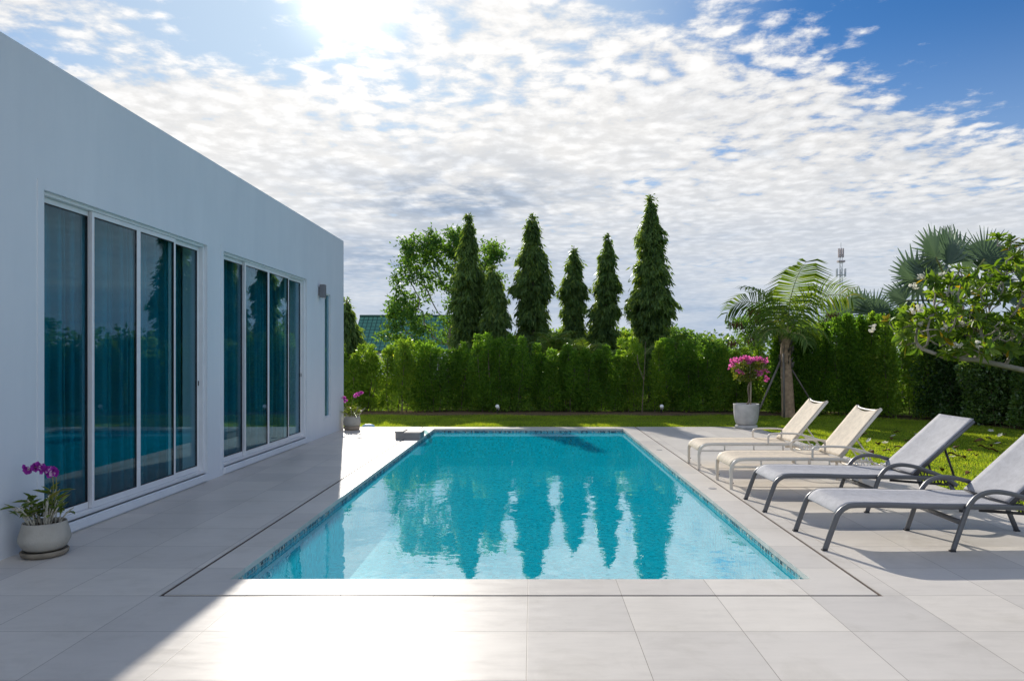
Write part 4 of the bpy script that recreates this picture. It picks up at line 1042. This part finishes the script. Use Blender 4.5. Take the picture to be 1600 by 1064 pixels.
# far woodland
def wood():
    n = 26000; P = []; 
    th = np.linspace(R(-48), R(52), 130)
    cent = []
    for a in th:
        d = rng.uniform(52, 70); cent.append((d*math.sin(a), d*math.cos(a), rng.uniform(1.2, 2.2), rng.uniform(1.6, 3.0), rng.uniform(1.4, 2.4)))
    cent = np.array(cent); k = rng.integers(0, len(cent), n)
    P = cent[k][:, :3]+rand_dirs(n)*np.stack([cent[k][:, 3], cent[k][:, 3], cent[k][:, 4]], 1)*(rng.random((n, 1))**.3); P[:, 2] = np.abs(P[:, 2])
    o = link('woodland', leaf_mesh('woodland', P, rand_dirs(n), rng.uniform(.3, .6, n), rng.uniform(.2, .36, n), .15, six=False), 'far'); tag(o, 'distant line of green trees along the horizon', 'woodland', kind='stuff')
wood()
# scrub between the hedge and the far wood on the right
def scrub(px, py, rx, rz_, Y, label):
    c = at(px, py, Y); t = thing('bush', label, 'bush', (c.x, Y, 0), 'bushes beyond the hedge')
    n = int(2600*max(1, rx*rz_/1200)); rX, rZ = rx/F*Y, rz_/F*Y; ells = [((rng.uniform(-.6, .6)*rX, rng.uniform(-.5, .5), c.z+rng.uniform(-.6, .25)*rZ), (rX*.55, .7, rZ*.65)) for _ in range(7)]+[((0, 0, c.z*.45), (rX*.8, .7, c.z*.5))]
    P, _ = blob_points(n, ells); P[:, 2] = np.maximum(P[:, 2], .02)
    link('foliage', leaf_mesh('foliage', P, rand_dirs(n), rng.uniform(.09, .16, n), rng.uniform(.05, .08, n), .15, six=True), 'broad' if px % 2 else 'hedge_light', t)
    m = MB(); m.sweep([(0, 0, -.05), (0, 0, c.z)], .05, None, 6, (1, 0, 0)); m.build('stems', 'bark', t)
scrub(1105, 540, 40, 22, 26, 'light green bush beyond the hedge right of the tallest column tree')
scrub(1065, 528, 32, 24, 27, 'olive bush beyond the hedge at the foot of the tallest column tree')
scrub(880, 528, 34, 30, 28, 'pale bush seen in the gap left of the shortest column tree')
scrub(968, 530, 30, 24, 28, 'light green bush seen between the two rightmost column trees')
scrub(1259, 520, 38, 22, 23, 'leafy bush behind the hedge right of the young palm trunk')
scrub(1411, 505, 40, 30, 22, 'dark bush below the large fan palm')

# ------------------------------------------------------------------ grass and fallen leaves
def grass():
    def area(n, x0, x1, y0, y1): return np.stack([rng.uniform(x0, x1, n), rng.uniform(y0, y1, n)], 1)
    Q = np.concatenate([area(70000, -6.5, 5, 15.63, 19.2), area(230000, 4.9, 11.6, 4.5, 19.2), area(60000, 4.9, 12.4, -1.5, 4.5)])
    bx = np.array([b[0] for b in bk[::-1]]); by = np.array([b[1] for b in bk[::-1]])
    lim = np.interp(Q[:, 1], by, bx); ok = (Q[:, 0] < lim) | (Q[:, 1] > 19.1) & (Q[:, 0] < 8); Q = Q[ok]
    n = len(Q); P = np.stack([Q[:, 0], Q[:, 1], np.full(n, -.035)], 1)
    tuft = .7+.5*np.sin(Q[:, 0]*2.1+np.sin(Q[:, 1]*1.7))*np.sin(Q[:, 1]*2.6)*.5
    D = rng.normal(size=(n, 3))*.45+(0, 0, 1.)
    o = link('lawn_grass', leaf_mesh('lawn_grass', P, D, rng.uniform(.035, .065, n)*tuft, rng.uniform(.007, .012, n), .0), 'grass'); tag(o, 'short green grass of the lawn', 'grass', kind='stuff')
grass()
def litter():
    r = random.Random(9)
    def lf(name, mat, size):
        m = MB(); n = 6
        rows = [[(size*(i/n-.5), size*.28*math.sin(math.pi*min(.98, i/n+.03))*(j-1), .012+.25*size*abs(j-1)*.5+.12*size*math.sin(i*.9)) for j in range(3)] for i in range(n+1)]
        m.sheet(rows); return m.build(name, mat, None, True, solid=.002)
    p = lf('fallen_leaf', 'dry_leaf', .15); first = True
    spots = [(1405,700),(1415,712),(1420,690),(1372,695),(1340,692),(1362,708),(1392,686),(1430,705),(1452,672),(1530,690),(1548,697),(1536,700),(1515,705),(1560,693),(1505,716),(1552,705),(1525,712),(1470,735),(1495,700),(1512,740),(1490,712),(1440,720),(1350,680),(1385,705),(1545,685),(1570,680),(1458,698),(1401,676),(1326,684),(1482,690)]
    for (px, py) in spots:
        Y = H*F/(py-PY); X = (px-PX)/F*Y
        o = p if first else p.copy()
        if not first: C.objects.link(o)
        first = False; s = r.uniform(.7, 1.3)
        o.location = (X, Y, .0); o.rotation_euler = (r.uniform(-.3, .3), r.uniform(-.3, .3), r.uniform(0, 6.28)); o.scale = (s, s, s)
        tag(o, 'dry brown leaf fallen on the sunlit lawn behind the loungers', 'fallen leaf', 'fallen leaves on the lawn')
    first = True
    for (px, py) in [(1383,694),(1358,690),(1490,705),(1548,675),(1563,682),(1559,695),(1432,681),(1396,683),(1488,716)]:
        Y = H*F/(py-PY); X = (px-PX)/F*Y
        if first:
            me = flower_leaves('fallen_flower', [np.zeros(3)], .055, 'petal_white', None, 5, (0, 0, 1), .7); o = me; base = o
        else: o = base.copy(); C.objects.link(o)
        first = False; o.location = (X, Y, .02); o.rotation_euler = (r.uniform(-.4, .4), r.uniform(-.4, .4), r.uniform(0, 6))
        tag(o, 'white frangipani flower fallen on the lawn', 'fallen flower', 'fallen flowers on the lawn')
litter()
# ------------------------------------------------------------------ sky, sun, camera
SUN_EL, SUN_AZ = R(26.5), R(-14.8)      # azimuth measured from +Y, negative to the left
sd = Vector((math.sin(SUN_AZ)*math.cos(SUN_EL), math.cos(SUN_AZ)*math.cos(SUN_EL), math.sin(SUN_EL)))
w = bpy.data.worlds.new('World'); scene.world = w; w.use_nodes = True
nt = w.node_tree; nt.nodes.clear()
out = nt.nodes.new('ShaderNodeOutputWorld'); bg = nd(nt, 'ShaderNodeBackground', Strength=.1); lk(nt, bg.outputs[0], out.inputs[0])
sky = nt.nodes.new('ShaderNodeTexSky'); sky.sky_type = 'NISHITA'; sky.sun_disc = False
sky.sun_elevation = SUN_EL; sky.sun_rotation = SUN_AZ; sky.air_density = 1.; sky.dust_density = .6; sky.ozone_density = 2.5
tc = nt.nodes.new('ShaderNodeTexCoord'); dirv = tc.outputs['Generated']
sp = nt.nodes.new('ShaderNodeSeparateXYZ'); lk(nt, dirv, sp.inputs[0])
zc = mth(nt, 'ADD', mth(nt, 'MAXIMUM', sp.outputs[2], .0), .06)
u = mth(nt, 'DIVIDE', sp.outputs[0], zc); v = mth(nt, 'DIVIDE', sp.outputs[1], zc)
cb = nt.nodes.new('ShaderNodeCombineXYZ'); lk(nt, u, cb.inputs[0]); lk(nt, v, cb.inputs[1])
P = cb.outputs[0]
def noise(scale, detail, rough, vec=P, dist=0., loc=(0, 0, 0), sc=(1, 1, 1)):
    mp = nt.nodes.new('ShaderNodeMapping'); mp.inputs['Location'].default_value = loc; mp.inputs['Scale'].default_value = sc; lk(nt, vec, mp.inputs[0])
    n = nd(nt, 'ShaderNodeTexNoise', Scale=scale, Detail=detail, Roughness=rough, Distortion=dist); lk(nt, mp.outputs[0], n.inputs[0]); return n
# warp a little so that the cells do not look regular
wn = noise(2.2, 3., .5); wv = nt.nodes.new('ShaderNodeVectorMath'); wv.operation = 'MULTIPLY_ADD'; lk(nt, wn.outputs['Color'], wv.inputs[0]); wv.inputs[1].default_value = (.12, .12, 0); lk(nt, P, wv.inputs[2]); PW = wv.outputs[0]
cell = noise(12., 8., .62, PW)
vor = nd(nt, 'ShaderNodeTexVoronoi', Scale=11.5); vor.feature = 'SMOOTH_F1'; vor.inputs['Smoothness'].default_value = .6; lk(nt, PW, vor.inputs[0])
big = noise(.95, 4., .55, P, 0., (3.1, 1.7, 0)); big2 = noise(2.4, 4., .5, P, 0., (7.3, 2.2, 0))
puff = mth(nt, 'SUBTRACT', 1., mth(nt, 'MULTIPLY', vor.outputs[0], 1.25))
tex = mth(nt, 'ADD', mth(nt, 'MULTIPLY', cell.outputs[0], .74), mth(nt, 'MULTIPLY', puff, .26))
# cover: full over the left and the low sky, open blue towards the upper right and behind
edge = mth(nt, 'SUBTRACT', mth(nt, 'SUBTRACT', v, mth(nt, 'MULTIPLY', u, .536)), 1.56)
cov = mth(nt, 'MULTIPLY', edge, .75)
cov = mth(nt, 'MINIMUM', mth(nt, 'MAXIMUM', cov, -.40), .19)
cov = mth(nt, 'ADD', cov, mth(nt, 'MULTIPLY', mth(nt, 'SUBTRACT', big.outputs[0], .5), .60))
cov = mth(nt, 'ADD', cov, mth(nt, 'MULTIPLY', mth(nt, 'SUBTRACT', big2.outputs[0], .5), .35))
def sstep(val, a, b):
    q = nt.nodes.new('ShaderNodeMapRange'); q.interpolation_type = 'SMOOTHSTEP'; q.inputs['From Min'].default_value = a; q.inputs['From Max'].default_value = b; lk(nt, val, q.inputs[0]); return q.outputs[0]
low = sstep(mth(nt, 'SUBTRACT', v, mth(nt, 'MULTIPLY', u, .3)), 1.9, 3.2)
cov = mth(nt, 'ADD', cov, mth(nt, 'MULTIPLY', low, .14))
def patch(cu, cv, r):
    a = mth(nt, 'SUBTRACT', u, cu); b_ = mth(nt, 'SUBTRACT', v, cv)
    return mth(nt, 'EXPONENT', mth(nt, 'MULTIPLY', mth(nt, 'ADD', mth(nt, 'MULTIPLY', a, a), mth(nt, 'MULTIPLY', b_, b_)), -1/(r*r)))
for cu, cv, r, k in ((-.80, 1.86, .26, -.30), (-1.35, 2.0, .22, -.20), (.46, 3.25, .26, -.24), (.62, 2.75, .2, -.10), (-.44, 1.86, .30, .10), (1.1, 3.9, .3, -.12)):
    cov = mth(nt, 'ADD', cov, mth(nt, 'MULTIPLY', patch(cu, cv, r), k))
behind = sstep(sp.outputs[1], .30, -.15)          # bright clouds added in the unseen sky behind the camera, as fill for the shade
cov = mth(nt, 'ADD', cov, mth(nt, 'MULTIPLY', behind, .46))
den0 = mth(nt, 'ADD', tex, cov)
mr = nt.nodes.new('ShaderNodeMapRange'); mr.interpolation_type = 'SMOOTHSTEP'; mr.inputs['From Min'].default_value = .44; mr.inputs['From Max'].default_value = .70; lk(nt, den0, mr.inputs[0])
den = mr.outputs[0]
# sun-side glow in the cloud layer
dt = nt.nodes.new('ShaderNodeVectorMath'); dt.operation = 'DOT_PRODUCT'; lk(nt, dirv, dt.inputs[0]); dt.inputs[1].default_value = sd
cs = mth(nt, 'MAXIMUM', dt.outputs['Value'], 0.)
g1 = mth(nt, 'POWER', cs, 900.); g2 = mth(nt, 'POWER', cs, 110.); g3 = mth(nt, 'POWER', cs, 5.)
# grey undersides in thick parts
thick = noise(3.4, 5., .55, PW, 0., (1.3, 5.2, 0))
th2 = noise(.6, 3., .5, P, 0., (2.0, .4, 0))
sh = mth(nt, 'ADD', mth(nt, 'MULTIPLY', thick.outputs[0], .55), mth(nt, 'MULTIPLY', th2.outputs[0], .45))
shade = ramp(nt, sh, [(.43, (1, 1, 1)), (.56, (.93, .94, .955)), (.68, (.70, .76, .84))])
lum = mth(nt, 'ADD', mth(nt, 'ADD', mth(nt, 'MULTIPLY', g3, .8), 5.1), mth(nt, 'MULTIPLY', g2, .8))
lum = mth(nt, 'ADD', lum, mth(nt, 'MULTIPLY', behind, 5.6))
lum = mth(nt, 'MULTIPLY', lum, mth(nt, 'ADD', .86, mth(nt, 'MULTIPLY', sstep(tex, .36, .68), .26)))
dusk = mth(nt, 'MULTIPLY', mth(nt, 'MAXIMUM', patch(-.42, 3.6, .55), mth(nt, 'MULTIPLY', patch(-1.0, 5.2, .9), .8)), sstep(thick.outputs[0], .36, .58))
ccol = nt.nodes.new('ShaderNodeVectorMath'); ccol.operation = 'SCALE'; lk(nt, shade.outputs[0], ccol.inputs[0]); lk(nt, lum, ccol.inputs['Scale'])
tint = mixc(nt, 1., ccol.outputs[0], (1., .985, .965), 'MULTIPLY')
tint = mixc(nt, dusk, tint, mixc(nt, 1., tint, (.36, .46, .62), 'MULTIPLY'))
# blue of the clear sky, a bit deeper than the model gives
blue = mixc(nt, 1., sky.outputs[0], (.145, .33, .53), 'MULTIPLY')
blue = mixc(nt, mth(nt, 'MULTIPLY', sstep(sp.outputs[2], .42, .12), .55), blue, (2.9, 3.8, 5.0))
blue = mixc(nt, mth(nt, 'MULTIPLY', sstep(cs, .84, 1.), .85), blue, (3.4, 4.1, 4.9))
bs = nt.nodes.new('ShaderNodeVectorMath'); bs.operation = 'SCALE'; lk(nt, blue, bs.inputs[0]); lk(nt, mth(nt, 'ADD', 1., mth(nt, 'MULTIPLY', behind, .7)), bs.inputs['Scale']); blue = bs.outputs[0]  # unseen blue behind the camera brightened too, for cooler fill
mix1 = mixc(nt, mth(nt, 'MULTIPLY', den, .96), blue, tint)
# thin veil: pale towards the horizon
hz = nt.nodes.new('ShaderNodeMapRange'); hz.interpolation_type = 'SMOOTHSTEP'; hz.inputs['From Min'].default_value = .29; hz.inputs['From Max'].default_value = .0; lk(nt, sp.outputs[2], hz.inputs[0])
str_ = noise(1.2, 5., .6, dirv, .3, (0, 0, 0), (2.2, 2.2, 26.))
hcol = ramp(nt, str_.outputs[0], [(.38, (1.8, 2.5, 3.6)), (.70, (4.1, 4.4, 4.8))])
mix2 = mixc(nt, mth(nt, 'MULTIPLY', hz.outputs[0], .85), mix1, hcol.outputs[0])
gl = nt.nodes.new('ShaderNodeVectorMath'); gl.operation = 'SCALE'; gl.inputs[0].default_value = (1, .97, .9); lk(nt, mth(nt, 'ADD', mth(nt, 'MULTIPLY', g1, 8.), mth(nt, 'MULTIPLY', g2, .4)), gl.inputs['Scale'])
fin = nt.nodes.new('ShaderNodeVectorMath'); fin.operation = 'ADD'; lk(nt, mix2, fin.inputs[0]); lk(nt, gl.outputs[0], fin.inputs[1])
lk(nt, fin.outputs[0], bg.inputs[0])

sl = bpy.data.lights.new('sun', 'SUN'); sl.energy = 3.1; sl.angle = R(.6); sl.color = (1, .94, .85)
so = bpy.data.objects.new('sun', sl); C.objects.link(so); so.rotation_euler = sd.to_track_quat('Z', 'Y').to_euler()

cam = bpy.data.cameras.new('camera'); cam.sensor_width = 36; cam.lens = 36*F/1600; cam.shift_x = -32/1600; cam.shift_y = 25/1600
cam.clip_start = .05; cam.clip_end = 4000
co = bpy.data.objects.new('camera', cam); C.objects.link(co); co.location = (0, 0, H); co.rotation_euler = (R(90), 0, 0)
scene.camera = co
scene.render.engine = 'CYCLES'; scene.render.resolution_x = 1024; scene.render.resolution_y = 680
scene.cycles.samples = 192; scene.cycles.use_denoising = True; scene.cycles.max_bounces = 12; scene.cycles.diffuse_bounces = 8; scene.cycles.transmission_bounces = 8; scene.cycles.transparent_max_bounces = 16
scene.cycles.caustics_reflective = False; scene.cycles.caustics_refractive = False
scene.cycles.sample_clamp_indirect = 6
scene.view_settings.view_transform = 'Standard'; scene.view_settings.look = 'None'; scene.view_settings.exposure = .80; scene.view_settings.gamma = 1.
